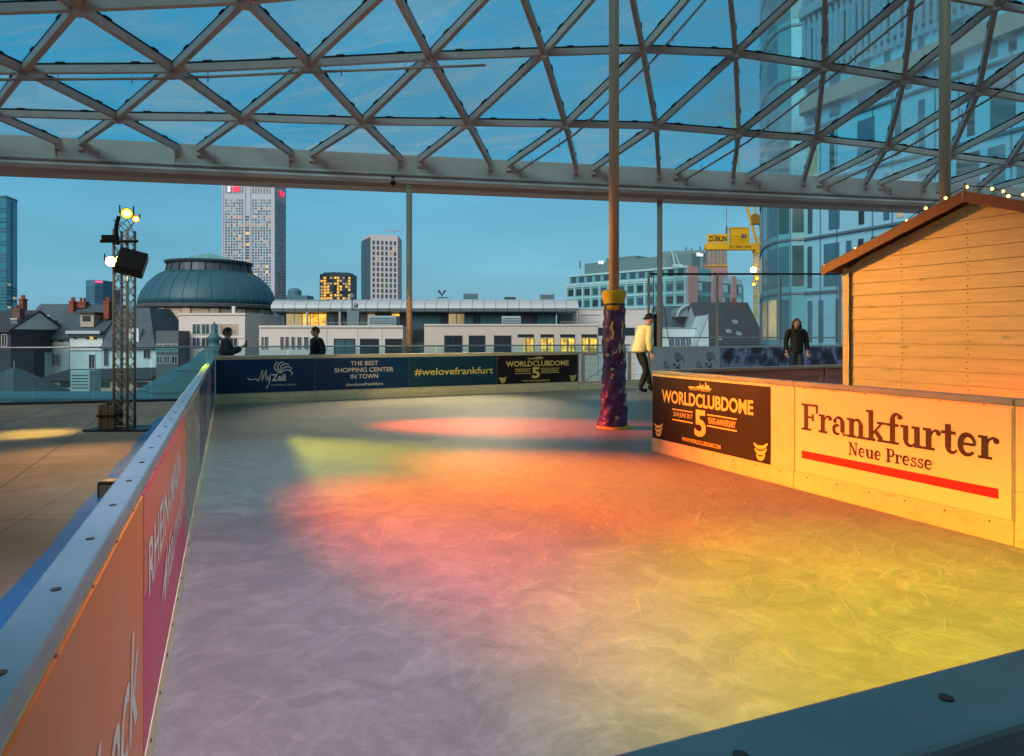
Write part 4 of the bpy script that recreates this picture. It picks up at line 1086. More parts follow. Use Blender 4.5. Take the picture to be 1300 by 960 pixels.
# --- old houses on the left
def gable_roof(b, zr, over=.35, mat=slate, dpt=None):
    """pitched roof, ridge parallel to the front"""
    a, e = b.edge(0); d = (e-a).normalized(); z = b.z1; dp = dpt or 8
    n = Vector((-d.y, d.x, 0)); a2 = a - d*.1; L = (e-a).length + .2
    mb = MB(); A = a2 - n*over + Vector((0, 0, z - .12)); 
    pts = [A, a2 + n*(dp/2) + Vector((0, 0, zr)), a2 + n*(dp + over) + Vector((0, 0, z - .12)), a2 + n*(dp+over) + Vector((0, 0, z - .3)), a2 + n*(dp/2) + Vector((0, 0, zr - .2)), A - Vector((0, 0, .18))]
    mb.prism(pts, d*L); r = mb.build('roof', mat, b.t)
    mb = MB(); mb.prism([a + Vector((0, 0, z-.05)), a + n*(dp/2) + Vector((0, 0, zr-.12)), a + n*dp + Vector((0, 0, z-.05))], d*(e-a).length); mb.build('gable', white_render, b.t)
    def on_roof(px, py):
        k = (px-CX)/F; h = (zr - z + .12)/(dp/2+over)
        # ray from the eye to the front slope
        dirv = Vector((k, 1, -(py-HY)/F)); nn = Vector((n.x*-h, n.y*-h, 1)); c0 = A
        tt = (c0 - Vector((0, 0, CH))).dot(nn)/dirv.dot(nn); return Vector((0, 0, CH)) + dirv*tt, Vector((n.x*-h, n.y*-h, 1)).normalized(), n, d
    return r, on_roof
def skylight(roof, on, px0, py0, px1, py1, mat):
    p, nn, n, d = on(px0, py1); q, *_ = on(px1, py0); w = (q-p).dot(d); up_ = nn.cross(d)*-1
    if up_.z < 0: up_ = -up_
    hgt = (q-p).dot(up_); mb = MB(); mb.box(p, d*w, up_*hgt, nn*.08); f = mb.build('skylight', win_frame, roof)
    mb = MB(); mb.box(p + d*w*.1 + up_*hgt*.1 + nn*.06, d*w*.8, up_*hgt*.8, nn*.03); mb.build('pane', mat, f)
sky_pane = M('sky_pane', (.30, .50, .58), .08, .6, .05, .3, 0, .8)
def chimney(par, px0, px1, py0, py1, Y, mat=brick_red, pots=True):
    a, c = P(px0, py1, Y), P(px1, py0, Y); mb = MB(); mb.box(a, (c.x-a.x, 0, 0), (0, .7, 0), (0, 0, c.z-a.z)); mb.box(a + Vector((-.06, -.06, c.z-a.z-.22)), (c.x-a.x+.12, 0, 0), (0, .82, 0), (0, 0, .16))
    if pots:
        for f in (.3, .7): q = Vector((a.x + (c.x-a.x)*f, a.y+.35, c.z)); mb.tube(q, q + Vector((0, 0, .4)), .13, n=8)
    return mb.build('chimney', mat, par)
Y = 72
b = Bld('old_house', 'white old house with two skylights in its slate roof, left of the truss tower', [(19, Y), (87.5, Y)], 8, ZG, ZP(428, Y), white_render)
r, on = gable_roof(b, ZP(386, Y+4)); skylight(r, on, 39, 401, 48.5, 408, sky_pane); skylight(r, on, 54, 401, 64, 408, sky_pane); chimney(r, 24, 29, 379, 400, Y+4); 
b.grid(0, 5, [ZP(435, Y)], .58, None, .50, .04, .96, .05, lambda k, r: R.choice([dark_win, dark_win, blue_win]), win_frame)
b.slab(0, .02, .98, ZP(437.8, Y), ZP(436.6, Y), .08, 'ledge', stone_pale)
b.grid(0, 1, [ZP(465, Y)], 1.3, None, .95, .66, .86, .05, lambda k, r: M('curtain', (.20, .22, .22), .4), win_frame); b.grid(0, 1, [ZP(465, Y)], .7, None, .9, .56, .61, .05, lambda k, r: dark_win); b.emit()
mb = MB(); q = P(42, 446, Y-1.2); a, c = P(18, 479, Y-1.2), P(57, 449, Y-1.2)
ann = thing('annexe', 'low white annexe with a wide slot window in front of the skylight house', 'annexe', (a.x+1.6, Y, ZG))
mb = MB(); mb.box((a.x, Y-1.2, ZG), (c.x-a.x, 0, 0), (0, 1.15, 0), (0, 0, c.z-ZG)); mb.build('wall', white_render, ann)
mb = MB(); mb.box((a.x-.1, Y-1.35, c.z), (c.x-a.x+.2, 0, 0), (0, 1.3, 0), (0, 0, .12)); mb.build('flat_roof', zinc, ann)
a2, c2 = P(27, 461, Y-1.2), P(43, 455.5, Y-1.2)
for k, m in enumerate((dark_win, M('blue_screen_window', (.02, .10, .35), .2), dark_win)):
    w = (c2.x-a2.x)/3; mb = MB(); mb.box((a2.x + w*k + .02, Y-1.24, a2.z), (w-.04, 0, 0), (0, .04, 0), (0, 0, c2.z-a2.z)); mb.build('window', m, ann)
Y = 71
b = Bld('old_house', 'old house with a boxy dormer and one amber lit window beside the truss tower', [(88.5, Y), (130, Y)], 8, ZG, ZP(424, Y), white_render)
r, on = gable_roof(b, ZP(387, Y+4)); chimney(r, 87.5, 93, 382, 402, Y+3.8); chimney(r, 97, 108, 382.5, 391, Y+4.2)
a, c = P(102, 415, Y+.6), P(119, 398, Y+.6)
mb = MB(); mb.box((a.x, Y+.6, a.z), (c.x-a.x, 0, 0), (0, 3, 0), (0, 0, c.z-a.z)); dm = mb.build('dormer', M('dormer_wall', (.34, .32, .27), .8), b.t)
mb = MB(); mb.box((a.x-.25, Y+.3, c.z), (c.x-a.x+.5, 0, 0), (0, 3.4, 0), (0, 0, .14)); mb.build('dormer_roof', slate_dk, dm)
a, c = P(105, 408, Y+.6), P(115, 401, Y+.6)
mb = MB(); mb.box((a.x, Y+.55, a.z), (c.x-a.x, 0, 0), (0, .06, 0), (0, 0, c.z-a.z)); mb.build('window', dark_win, dm)
b.slab(0, -.02, 1.02, ZP(424, Y), ZP(420, Y), .6, 'gutter_ledge', zinc)
b.grid(0, 3, [ZP(431, Y)], .42, None, .9, .50, .84, .05, lambda k, r: lit_win if k == 1 else dark_win); b.grid(0, 1, [ZP(431, Y)], .4, None, .9, .12, .24, .05, lambda k, r: dark_win, win_frame)
b.slab(0, -.01, 1.01, ZP(445, Y), ZP(443.8, Y), .15, 'ledge', stone_pale)
b.grid(0, 1, [ZP(468, Y)], 1.5, None, .9, .58, .80, .05, lambda k, r: dark_win, win_frame); b.emit()
Y = 69
b = Bld('old_house', 'white old house under a steep dark mansard roof right of the truss tower', [(130.5, Y), (198.5, Y)], 9, ZG, ZP(443, Y), white_render)
a, e = b.edge(0); z0, z1 = ZP(443, Y), ZP(391, Y+3)
mb = MB(); A0, A1 = a + Vector((-.1, -.4, z0)), e + Vector((.1, -.4, z0)); 
B0, B1 = a + Vector((.3, 2.6, z1)), a + (e-a)*.62 + Vector((0, 2.6, z1)); C0, C1 = a + Vector((.3, 7, z1)), a + (e-a)*.62 + Vector((0, 7, z1)); D0, D1 = a + Vector((-.1, 9.3, z0)), e + Vector((.1, 9.3, z0))
mb.add([A0, A1, B1, B0, C0, C1, D0, D1], [(0, 1, 2, 3), (3, 2, 5, 4), (4, 5, 7, 6), (1, 7, 5, 2), (0, 3, 4, 6), (0, 6, 7, 1)]); r = mb.build('roof', slate, b.t)
chimney(r, 131.5, 138, 382, 405, Y+3.4)
mb = MB(); q0, q1 = P(162, 437, Y+.1), P(176, 417, Y+.1); mb.box((q0.x, Y+.1, q0.z), (q1.x-q0.x, 0, 0), (0, 1.8, 0), (0, 0, q1.z-q0.z)); dm = mb.build('dormer', white_render, b.t)
mb = MB(); mb.box((q0.x+.25, Y+.05, q0.z+.2), (q1.x-q0.x-.5, 0, 0), (0, .05, 0), (0, 0, 1.1)); mb.build('window', sky_pane, dm)
b.grid(0, 1, [ZP(455.5, Y)], .92, None, .9, .755, .905, .05, lambda k, r: dark_win, win_frame); b.grid(0, 1, [ZP(465, Y)], 1.7, None, .9, .02, .12, .05, lambda k, r: dark_win, win_frame); b.emit()
b = Bld('old_house', 'dark gabled house cut by the left edge of the view', [(-60, 66), (13.5, 66)], 8, ZG, ZP(418, 66), slate_dk)
gable_roof(b, ZP(394, 70), mat=slate_dk); b.grid(0, 5, [ZP(440, 66)], 1.2, None, .5, out=.05, pick=lambda k, r: dark_win, frame=win_frame); b.emit()
b = Bld('firewall_house', 'narrow grey firewall with tall chimney stack between dark house and skylight house', [(14, 67), (22, 67)], 6, ZG, ZP(405, 67), M('grey_plaster', (.14, .16, .17), .85, 0, .15, 1))
chimney(b.t, 15.5, 25, 392, 405.5, 67.5, M('dark_brick', (.12, .08, .07), .85, 0, .2, 5)); b.slab(0, -.05, 1.05, ZP(406, 67), ZP(404, 67), .1, 'coping', zinc)
Y = 62
b = Bld('low_extension', 'low beige extension with sagging dark roof behind the truss tower', [(48, Y), (193, Y)], 5, ZG, ZP(482, Y), M('beige_plaster', (.33, .29, .22), .85, 0, .2, 1))
mb = MB(); a, e = b.edge(0); mb.prism([a + Vector((-.2, -.4, ZP(484, Y))), e + Vector((.2, -.4, ZP(481, Y))), e + Vector((0, 4.5, ZP(468, Y+4))), a + Vector((0, 4.5, ZP(471, Y+4)))], (0, 0, .14)); mb.build('roof', slate_dk, b.t)
b.grid(0, 6, [ZP(492, Y)], .5, None, .6, out=.05, pick=lambda k, r: R.choice([dark_win, lit_soft, dark_win])); b.emit()
q = XY(109, 44)
t = thing('rooftop_plant_box', 'pale blue box shaped roof unit among the low dark roofs', 'roof unit', (q.x, q.y, ZP(494, 44)))
mb = MB(); mb.box((q.x-.63, q.y-.6, ZP(499, 44)), (1.26, 0, 0), (0, 1.2, 0), (0, 0, ZP(470, 44)-ZP(499, 44))); mb.build('casing', M('plant_box', (.26, .40, .44), .4, .2, .1, 2), t, bevel=.03)
mb = MB()
for k in range(5): mb.box((q.x-.5, q.y-.63, ZP(495, 44)+.15+k*.2), (1.0, 0, 0), (0, .02, 0), (0, 0, .05))
mb.build('louvre', slate_dk, t)
q = XY(18, 50)
t = thing('pyramid_roof', 'dark pyramid roof with a spike in the lower left city', 'roof', (q.x, q.y, ZP(500, 50)))
mb = MB(); mb.lathe((q.x, q.y, 0), [(4.1, ZP(512, 50)), (3.4, ZP(497, 50)), (.05, ZP(466, 50))], 4, rad(35)); mb.build('roof_slope', slate, t)
mb = MB(); mb.tube((q.x, q.y, ZP(467, 50)), (q.x, q.y, ZP(458, 50)), .03); mb.build('spike', zinc, t)

# --- copper palace roof with finial just beyond the terrace
Y = 25; pcx = XY(272, Y).x
t = thing('copper_pavilion', 'green copper bell shaped roof with urn finial beside the far left corner', 'pavilion roof', (pcx, Y, ZG))
def wpx(px): return px/F*Y
zb = ZP(505, Y)
mb = MB(); mb.lathe((pcx, Y, 0), [(wpx(118), ZP(512, Y)), (wpx(112), ZP(502, Y)), (wpx(88), ZP(494, Y)), (wpx(84), ZP(491, Y)), (wpx(64), ZP(478, Y)), (wpx(46), ZP(469.5, Y)), (wpx(44), ZP(467, Y)), (wpx(30), ZP(460, Y)), (wpx(22), ZP(452, Y)), (wpx(18), ZP(447, Y))], 8, rad(22.5)); mb.build('bell_roof', copper, t)
mb = MB()
for w0, py in ((112, 502), (85, 491.5), (45, 468)): mb.lathe((pcx, Y, 0), [(wpx(w0), ZP(py+.4, Y)), (wpx(w0+1.5), ZP(py, Y)), (wpx(w0), ZP(py-.5, Y))], 8, rad(22.5))
mb.build('roof_edge_trim', copper_lt, t)
mb = MB(); mb.lathe((pcx, Y, 0), [(wpx(16), ZP(448, Y)), (wpx(15), ZP(445, Y)), (wpx(8), ZP(441, Y)), (wpx(6), ZP(433, Y)), (wpx(10), ZP(429, Y)), (wpx(5), ZP(426, Y)), (wpx(3), ZP(420, Y)), (wpx(1.2), ZP(409, Y))], 16); mb.build('finial', copper, t, smooth=True)
mb = MB(); mb.prism([(pcx-22, Y-5, ZP(512, Y-5)), (pcx+4, Y-2, ZP(512, Y-3)), (pcx+4, Y+6, ZP(499, Y+6)), (pcx-24, Y+6, ZP(499, Y+6))], (0, 0, .08)); mb.build('sheet_roof', copper, t)
mb = MB(); mb.box((pcx-22, Y+1, ZG), (26, 0, 0), (0, 5, 0), (0, 0, ZP(512, Y)-ZG-.6)); mb.build('wall', stone_warm, t)

# --- distant blocks between the towers
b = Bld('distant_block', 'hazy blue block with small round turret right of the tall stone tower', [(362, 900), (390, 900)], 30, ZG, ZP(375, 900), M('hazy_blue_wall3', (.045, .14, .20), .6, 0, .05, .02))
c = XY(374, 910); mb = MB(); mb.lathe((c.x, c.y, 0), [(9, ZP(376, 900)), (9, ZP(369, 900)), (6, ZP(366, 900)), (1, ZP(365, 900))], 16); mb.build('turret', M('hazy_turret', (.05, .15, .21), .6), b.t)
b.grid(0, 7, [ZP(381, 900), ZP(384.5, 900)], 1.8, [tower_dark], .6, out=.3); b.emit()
Y = 620
b = Bld('lit_office_block', 'dark office block with many amber lit windows', [(406, Y), (423, Y-6), (446, Y)], 22, ZG, ZP(348, Y), M('dark_office', (.03, .06, .08), .5, 0, .1, .05))
zs = frange(ZP(384, Y), ZP(351, Y), 9)
b.grid(0, 4, zs, 1.9, None, .78, .04, .96, .2, lambda k, r: lit_or if (k == 1 or r == 1) or R.random() < .22 else R.choice([blue_win, dark_win, lit_soft]))
b.grid(1, 6, zs, 1.9, None, .78, .04, .96, .2, lambda k, r: lit_or if k in (1, 5) and R.random() < .8 or R.random() < .25 else R.choice([blue_win, dark_win, lit_soft]))
b.emit(); b.prism('penthouse', tower_dark, ZP(348, Y), ZP(346, Y), -3)
Y = 480
b = Bld('grid_tower', 'white gridded apartment tower with one dark side, left of the roof column', [(459, Y+22), (470.5, Y), (505, Y+6)], 18, ZG, ZP(299, Y), M('grid_tower_wall', (.44, .45, .47), .7, 0, .05, .1), 'tower')
b.slab(0, .0, .99, ZG, ZP(301, Y), .25, 'side_cladding', M('grid_tower_side', (.05, .10, .14), .5, 0, .08, .1))
zs = frange(ZP(385, Y), ZP(303, Y), 12)
b.grid(1, 6, zs, 2.55, None, .52, .03, .97, .25, lambda k, r: R.choice([blue_win, blue_win, lit_soft, teal_win, tower_dark, blue_win])); b.grid(0, 3, zs, 2.0, None, .4, .1, .9, .35, lambda k, r: R.choice([blue_win, None]))
b.emit(); b.prism('roof_frame', tower_stone, ZP(299, Y), ZP(297.4, Y), -.6)
mb = MB(); q = P(500, 297, Y+8); mb.tube(q, q + Vector((0, 0, 3)), .5); mb.tube(q + Vector((-8, 0, 3)), q + Vector((6, 0, 1.5)), .25); mb.build('davit_crane', concrete, b.t)

# --- long building with rounded metal roof
Y = 78
def rx(px): return (px-CX)/F*Y
t = thing('barrel_roof_building', 'long glazed building with rounded silver metal roof edge and some amber windows', 'building', (rx(530), Y, ZG))
prof = [(0, ZP(397, Y)), (-1.0, ZP(396, Y)), (-1.35, ZP(392, Y)), (-1.2, ZP(387.5, Y)), (-.6, ZP(383, Y)), (.6, ZP(380.2, Y)), (2.2, ZP(379.2, Y)), (9, ZP(378.6, Y)), (9, ZP(397, Y))]
mb = MB(); mb.prism([(rx(349), Y + a, z) for a, z in prof], (rx(733)-rx(349), 0, 0)); rf = mb.build('roof', zinc, t)
mb = MB()
for k in range(1, 26): x = rx(349) + (rx(733)-rx(349))*k/26; mb.path([(x, Y + a - .01, z) for a, z in prof[1:7]], .03, 4)
mb.build('roof_seam', M('zinc_seam', (.22, .27, .30), .4, .5), rf)
mb = MB(); mb.box((rx(349), Y + .4, ZG), (rx(706)-rx(349), 0, 0), (0, 8, 0), (0, 0, ZP(396.5, Y)-ZG)); mb.build('wall', M('dark_curtain_wall', (.03, .065, .075), .3, 0, .2, .3), t)
yy = Y + .36
cols = 34
for k in range(cols):
    px0 = 352 + (704-352)*k/cols; px1 = 352 + (704-352)*(k+.9)/cols; pm = (px0+px1)/2
    lit = (363 < pm < 411) or (497 < pm < 509) or (pm > 470 and pm < 478)
    m = (lit_or if R.random() < .6 else lit_soft) if lit and R.random() < .9 else R.choice([teal_win, teal_win, dark_win, teal_win, dark_win])
    if 565 < pm < 600 and R.random() < .5: m = lit_soft
    mb = MB(); mb.box((rx(px0), yy-.02, ZP(414, Y)), (rx(px1)-rx(px0), 0, 0), (0, .06, 0), (0, 0, ZP(398.5, Y)-ZP(414, Y))); mb.build('window', m, t)
mb = MB()
for px in (393, 434): mb.tube((rx(px), Y-.9, ZP(415, Y)), (rx(px), Y-.9, ZP(387, Y)), .13, n=8)
mb.build('vent_mast', zinc, t)
mb = MB(); mb.box((rx(348), Y+.2, ZG), (rx(360)-rx(348), 0, 0), (0, 6, 0), (0, 0, ZP(380, Y)-ZG)); mb.build('stair_tower', M('blue_cladding', (.06, .20, .27), .5), t)
mb = MB(); mb.box((rx(369), Y-.5, ZP(389.5, Y)), (rx(418)-rx(369), 0, 0), (0, 2, 0), (0, 0, ZP(381, Y)-ZP(389.5, Y))); mb.build('roof_screen', M('screen_blue', (.11, .22, .27), .5), rf)
def rooftop_unit(px0, px1, py0, py1, Y, lab, mat=zinc, dpt=1.5):
    a, c = P(px0, py1, Y), P(px1, py0, Y); t = thing('rooftop_unit', lab, 'roof unit', ((a.x+c.x)/2, Y+dpt/2, a.z), 'roof units on the city roofs')
    mb = MB(); mb.box(a, (c.x-a.x, 0, 0), (0, dpt, 0), (0, 0, c.z-a.z)); mb.build('casing', mat, t, bevel=.04)
    mb = MB(); h = c.z-a.z
    for k in range(4): mb.box(a + Vector((.08, -.03, h*(.18 + .18*k))), (c.x-a.x-.16, 0, 0), (0, .02, 0), (0, 0, h*.08))
    mb.build('louvre', slate, t); return t
rooftop_unit(588, 606, 372.5, 379, Y+5, 'small grey roof unit on the long silver roof, right of the dish antenna', M('unit_grey', (.10, .22, .27), .5))
rooftop_unit(686, 704, 373.5, 379.3, Y+5, 'small grey roof unit at the right part of the silver roof', M('unit_grey2', (.15, .26, .30), .5))
rooftop_unit(640, 655, 377, 379.5, Y+5, 'flat low roof unit in the middle of the silver roof', M('unit_grey3', (.06, .12, .14), .5))
q = P(561, 378.7, Y+4)
t2 = thing('dish_antenna', 'dark splayed antenna on the long silver roof', 'antenna', q)
mb = MB(); mb.tube(q, q + Vector((0, 0, .5)), .06)
for s in (-1, 1): mb.tube(q + Vector((0, 0, .35)), q + Vector((s*.42, 0, .95)), .06, .14)
mb.cbox(q + Vector((.1, 0, .05)), 1.3, .4, .1); mb.build('mast', slate_dk, t2)
t2 = thing('antenna_mast', 'dark stubby antenna mast with small dishes before the silver roof', 'antenna', P(447, 412, 70))
mb = MB(); a = P(447, 414, 70); c = P(447, 377, 70); mb.tube(a, c, .08); mb.ball(c, .3, .3, .35); mb.ball(P(452, 388, 70), .25); mb.ball(P(443.5, 396, 70), .28); mb.cbox(P(449, 405, 70), 1.2, .6, 1.6); mb.build('mast', M('mast_grey', (.10, .17, .20), .5), t2)
rooftop_unit(468, 503, 401, 413.5, 66, 'wide pale louvred roof unit in front of the long glazed building', M('unit_pale', (.20, .32, .37), .5), 2)
rooftop_unit(637, 661, 401.5, 413.5, 66, 'pale squarish roof unit in front of the glazed building, near the padded column', M('unit_pale2', (.24, .36, .38), .5), 2)

# --- white low building
Y = 56
b = Bld('white_building', 'low off-white building with five narrow windows and three wide dark openings', [(329, Y), (511.5, Y)], 9, ZG, ZP(414.5, Y), stone_pale)
def win(b, px0, px1, py0, py1, m, Y, fr=None):
    a, e = b.edge(0); L = e.x-a.x; s0 = ((px0-CX)/F*Y - a.x)/L; s1 = ((px1-CX)/F*Y - a.x)/L
    b.grid(0, 1, [ZP(py1, Y)], ZP(py0, Y)-ZP(py1, Y), None, 1., s0, s1, .05, lambda k, r: m, fr)
for x0, x1 in ((332, 335), (336.5, 340.5), (356, 360.5), (362.5, 367), (370, 374.5), (377.5, 383), (386, 392)): win(b, x0, x1, 427.5, 443, dark_win, Y, win_frame)
for x0, x1, m in ((424, 451, teal_win), (457, 481, dark_win), (489, 511, dark_win)): win(b, x0, x1, 430, 452, m, Y, dark_frame)
b.emit(); b.slab(0, 0, 1, ZP(416, Y), ZP(413.2, Y), .12, 'parapet', stone_pale)
for px in (415, 453.5, 485): s = ((px-CX)/F*Y - b.f[0].x)/(b.f[1].x-b.f[0].x); b.slab(0, s-.003, s+.003, ZG, ZP(416.2, Y), .03, 'joint', zinc)
mb = MB(); mb.box((b.f[0].x, Y+.3, ZP(414.5, Y)), (8.5, 0, 0), (0, .03, 0), (0, 0, .03))
for k in range(30): mb.tube((b.f[0].x + 2.5 + k*.3, Y+.3, ZP(414, Y)), (b.f[0].x + 2.5 + k*.3, Y+.3, ZP(409.5, Y)), .012, n=4)
mb.tube((b.f[0].x + 2.5, Y+.3, ZP(409.5, Y)), (b.f[0].x + 11.3, Y+.3, ZP(409.5, Y)), .015, n=4); mb.build('roof_railing', alu, b.t)
bg = Bld('glazed_link', 'dark recessed glass link between two white buildings with an amber strip', [(511.8, Y+2.5), (538, Y+2.5)], 6, ZG, ZP(414, Y+2), M('dark_recess', (.03, .05, .055), .4))
bg.grid(0, 4, [ZP(452, Y+2.5), ZP(434, Y+2.5)], 1.05, None, .86, out=.05, pick=lambda k, r: lit_or if k == 0 else R.choice([dark_win, teal_win])); bg.emit()
b = Bld('white_building', 'low greyish white building with a row of openings, the right ones lit yellow', [(538.5, Y), (759, Y)], 9, ZG, ZP(412.5, Y), M('greige_render', (.46, .44, .39), .8, 0, .07, .6, 0, .2, None, .06))
lw = LIT('lit_room', (1., .62, .06), 1.15, 2.6)
for x0, x1, m in ((564, 587, dark_win), (595, 616, dark_win), (627, 649, dark_win), (657, 678, None), (686, 703, None), (711, 730, None), (738, 758, None)):
    if m is not None: win(b, x0, x1, 426, 450, m, Y, dark_frame)
    else:
        win(b, x0, x1, 424.5, 428, dark_win, Y)
        win(b, x0 + (x1-x0)*(.35 if x0 < 660 else .04), x0 + (x1-x0)*.47, 429, 450, lw, Y, dark_frame); win(b, x0 + (x1-x0)*.53, x1, 429, 450, lw, Y, dark_frame)
b.emit(); b.slab(0, 0, 1, ZP(413.5, Y), ZP(411.5, Y), .1, 'parapet', stone_pale)
mb = MB()
for k in range(24): mb.tube((XY(712, Y).x + k*.14, Y+.4, ZP(412, Y)), (XY(712, Y).x + k*.14, Y+.4, ZP(408.3, Y)), .012, n=4)
mb.tube((XY(712, Y).x, Y+.4, ZP(408.3, Y)), (XY(712, Y).x+3.3, Y+.4, ZP(408.3, Y)), .015, n=4); mb.tube((XY(734, Y).x, Y+.8, ZP(412, Y)), (XY(734, Y).x, Y+.8, ZP(394, Y)), .04); mb.tube((XY(738, Y).x, Y+.8, ZP(412, Y)), (XY(738, Y).x, Y+.8, ZP(398, Y)), .03); mb.build('roof_railing', alu, b.t)
Y = 84
b = Bld('blank_block', 'blank off-white block with stepped flat roofs behind the padded column', [(707, Y), (830.5, Y)], 12, ZG, ZP(393, Y), M('blank_render', (.47, .48, .47), .8, 0, .06, .4, 0, .2, None, .08))
b.prism('parapet', zinc, ZP(393, Y), ZP(391.8, Y), .12); b.slab(0, .42, .98, ZP(426, Y), ZP(416, Y), .06, 'window_strip', dark_win); b.slab(0, .0, .45, ZP(400, Y), ZP(398.8, Y), .1, 'ledge', zinc)
b = Bld('low_white_block', 'low white flat roofed block with one long dark window right of the skater', [(806, 62), (883, 62)], 8, ZG, ZP(417, 62), white_render)
b.grid(0, 4, [ZP(440, 62)], .85, None, .97, .56, .93, .05, lambda k, r: R.choice([blue_win, dark_win, teal_win]), win_frame); b.emit(); b.prism('parapet', zinc, ZP(417, 62), ZP(416, 62), .1)

# --- hotel
b = Bld('hotel', 'large terraced hotel with bands of teal windows and a rooftop name sign', [(718.5, 218), (872, 186), (942, 205)], 25, ZG, ZP(363, 218), hotel_m)
A, B_, C_ = b.f
def hz(i, py, s):    # height of an image row at the fraction s of edge i
    a, e = b.edge(i); p = a + (e-a)*s; return ZP(py, p.y)
H1, H2, H3 = ZP(362, 218), ZP(350.5, 216), ZP(333.5, 214)
a, e = b.edge(0); d = e-a; nn_ = Vector((-d.y, d.x, 0)).normalized()
def tier(s0, s1, inset, z0, z1, name, mat, dpt=18):
    mb = MB(); q = [a + d*s0 + nn_*inset, a + d*s1 + nn_*inset, a + d*s1 + nn_*(inset+dpt), a + d*s0 + nn_*(inset+dpt)]
    mb.prism([(p.x, p.y, z0) for p in q], (0, 0, z1-z0)); return mb.build(name, mat, b.t)
tier(.025, .999, .4, H1, H2, 'upper_storey', hotel_m); tier(.10, .98, 4, H2, H3, 'roof_storey', M('hotel_roof', (.10, .20, .22), .6)); tier(.26, .52, 6, H3, ZP(329.5, 216), 'plant_room', M('hotel_plant', (.09, .18, .20), .6), 12)
b.slab(0, -.003, 1.003, H1-.5, H1+.25, .35, 'cornice', hotel_lt); 
mb = MB(); q = a + d*.02 + nn_*.1; mb.box(q + Vector((0, 0, H2-.3)), d*.98, nn_*1, (0, 0, .6)); mb.build('cornice', hotel_lt, b.t)
zs = [H1 - 3.6*(k+1) for k in range(6)]
for k in range(6): b.slab(0, 0, 1, zs[k]+2.6, zs[k]+3.1, .2, 'floor_band', hotel_lt)
b.grid(0, 13, zs, 2.0, None, .62, .01, .99, .1, lambda k, r: R.choice([teal_win, blue_win, dark_win, teal_win]))
for k in range(14): b.slab(0, .01 + .98*k/13 - .004, .01 + .98*k/13 + .004, ZG, H1-.5, .3, 'pilaster', hotel_lt)
a0_, e0_ = a, d
for k in range(13):
    o = a + d*(.03 + .96*(k+.2)/13) + nn_*.4; b.w.append((o + Vector((0, 0, H1+.6)), d*(.96*.6/13), nn_*-.1, 1.7, R.choice([teal_win, blue_win, dark_win]), None))
# second face: pink stone piers and glazed bays
H4 = ZP(341, 188)
b.slab(1, .0, .16, ZG, H4+.6, .5, 'stone_pier', hotel_pink); b.slab(1, .42, .60, ZG, H4, .5, 'stone_pier', hotel_pink); b.slab(1, .78, .86, ZG, H4-1, .5, 'stone_pier', hotel_pink)
b.slab(1, .0, .99, H1-1, H1+.6, .25, 'cornice', hotel_lt)
for s0, s1, n in ((.18, .41, 3), (.61, .77, 3), (.87, .99, 2)): b.grid(1, n, zs, 2.2, None, .75, s0, s1, .2, lambda k, r: R.choice([teal_win, hotel_lt, blue_win]))
b.grid(1, 1, zs[1:5], 1.5, None, 1, .49, .53, .56, lambda k, r: dark_win)
mb = MB(); q = [XY(840, 196), XY(893, 192), XY(897, 204), XY(842, 208)]; mb.prism([(p.x, p.y, H1-1) for p in q], (0, 0, ZP(318.5, 194)-H1+1)); mb.build('penthouse', M('hotel_pent', (.10, .20, .23), .6), b.t)
mb = MB(); q = [XY(876, 190), XY(924, 200), XY(924, 208), XY(876, 204)]; mb.prism([(p.x, p.y, H1-1) for p in q], (0, 0, ZP(333, 192)-H1+1)); mb.build('pink_attic', hotel_pink, b.t)
b.emit()
def flat_sign(b, px0, px1, py0, py1, Y, txt, mat):
    v, f, asp = text_geo(txt, .02); a, c = P(px0, py1, Y), P(px1, py0, Y); mb = MB(); mb.add([(a.x + (c.x-a.x)*x, Y, a.z + (c.z-a.z)*y) for x, y in v], f); mb.build('sign_lettering', mat, b.t, recalc=False)
wn_ = EM('hotel_sign', (.85, .92, 1.), 1.6)
ps = a + d*.262 + nn_*5.9; flat_sign(b, 760, 773.5, 331.2, 335.5, 212, 'Hilton', wn_); flat_sign(b, 884.5, 892.5, 320.5, 325.5, 190.5, 'Hilton', wn_)
for px, py0, py1, Y in ((736.5, 331, 341, 214), (853, 317, 330, 190), (889, 313, 319, 195), (871, 314, 319, 195), (878, 315.5, 319, 195)):
    mb = MB(); mb.tube(P(px, py1, Y), P(px, py0, Y), .18); mb.build('antenna', slate, b.t)
mb = MB(); mb.tube(P(857, 337, 184), P(852, 316, 184), .22); mb.tube(P(863, 337, 184), P(857, 322, 184), .15); mb.cbox(P(860, 337.5, 184), 2.6, 1, .8); mb.build('window_cleaning_crane', hotel_lt, b.t)

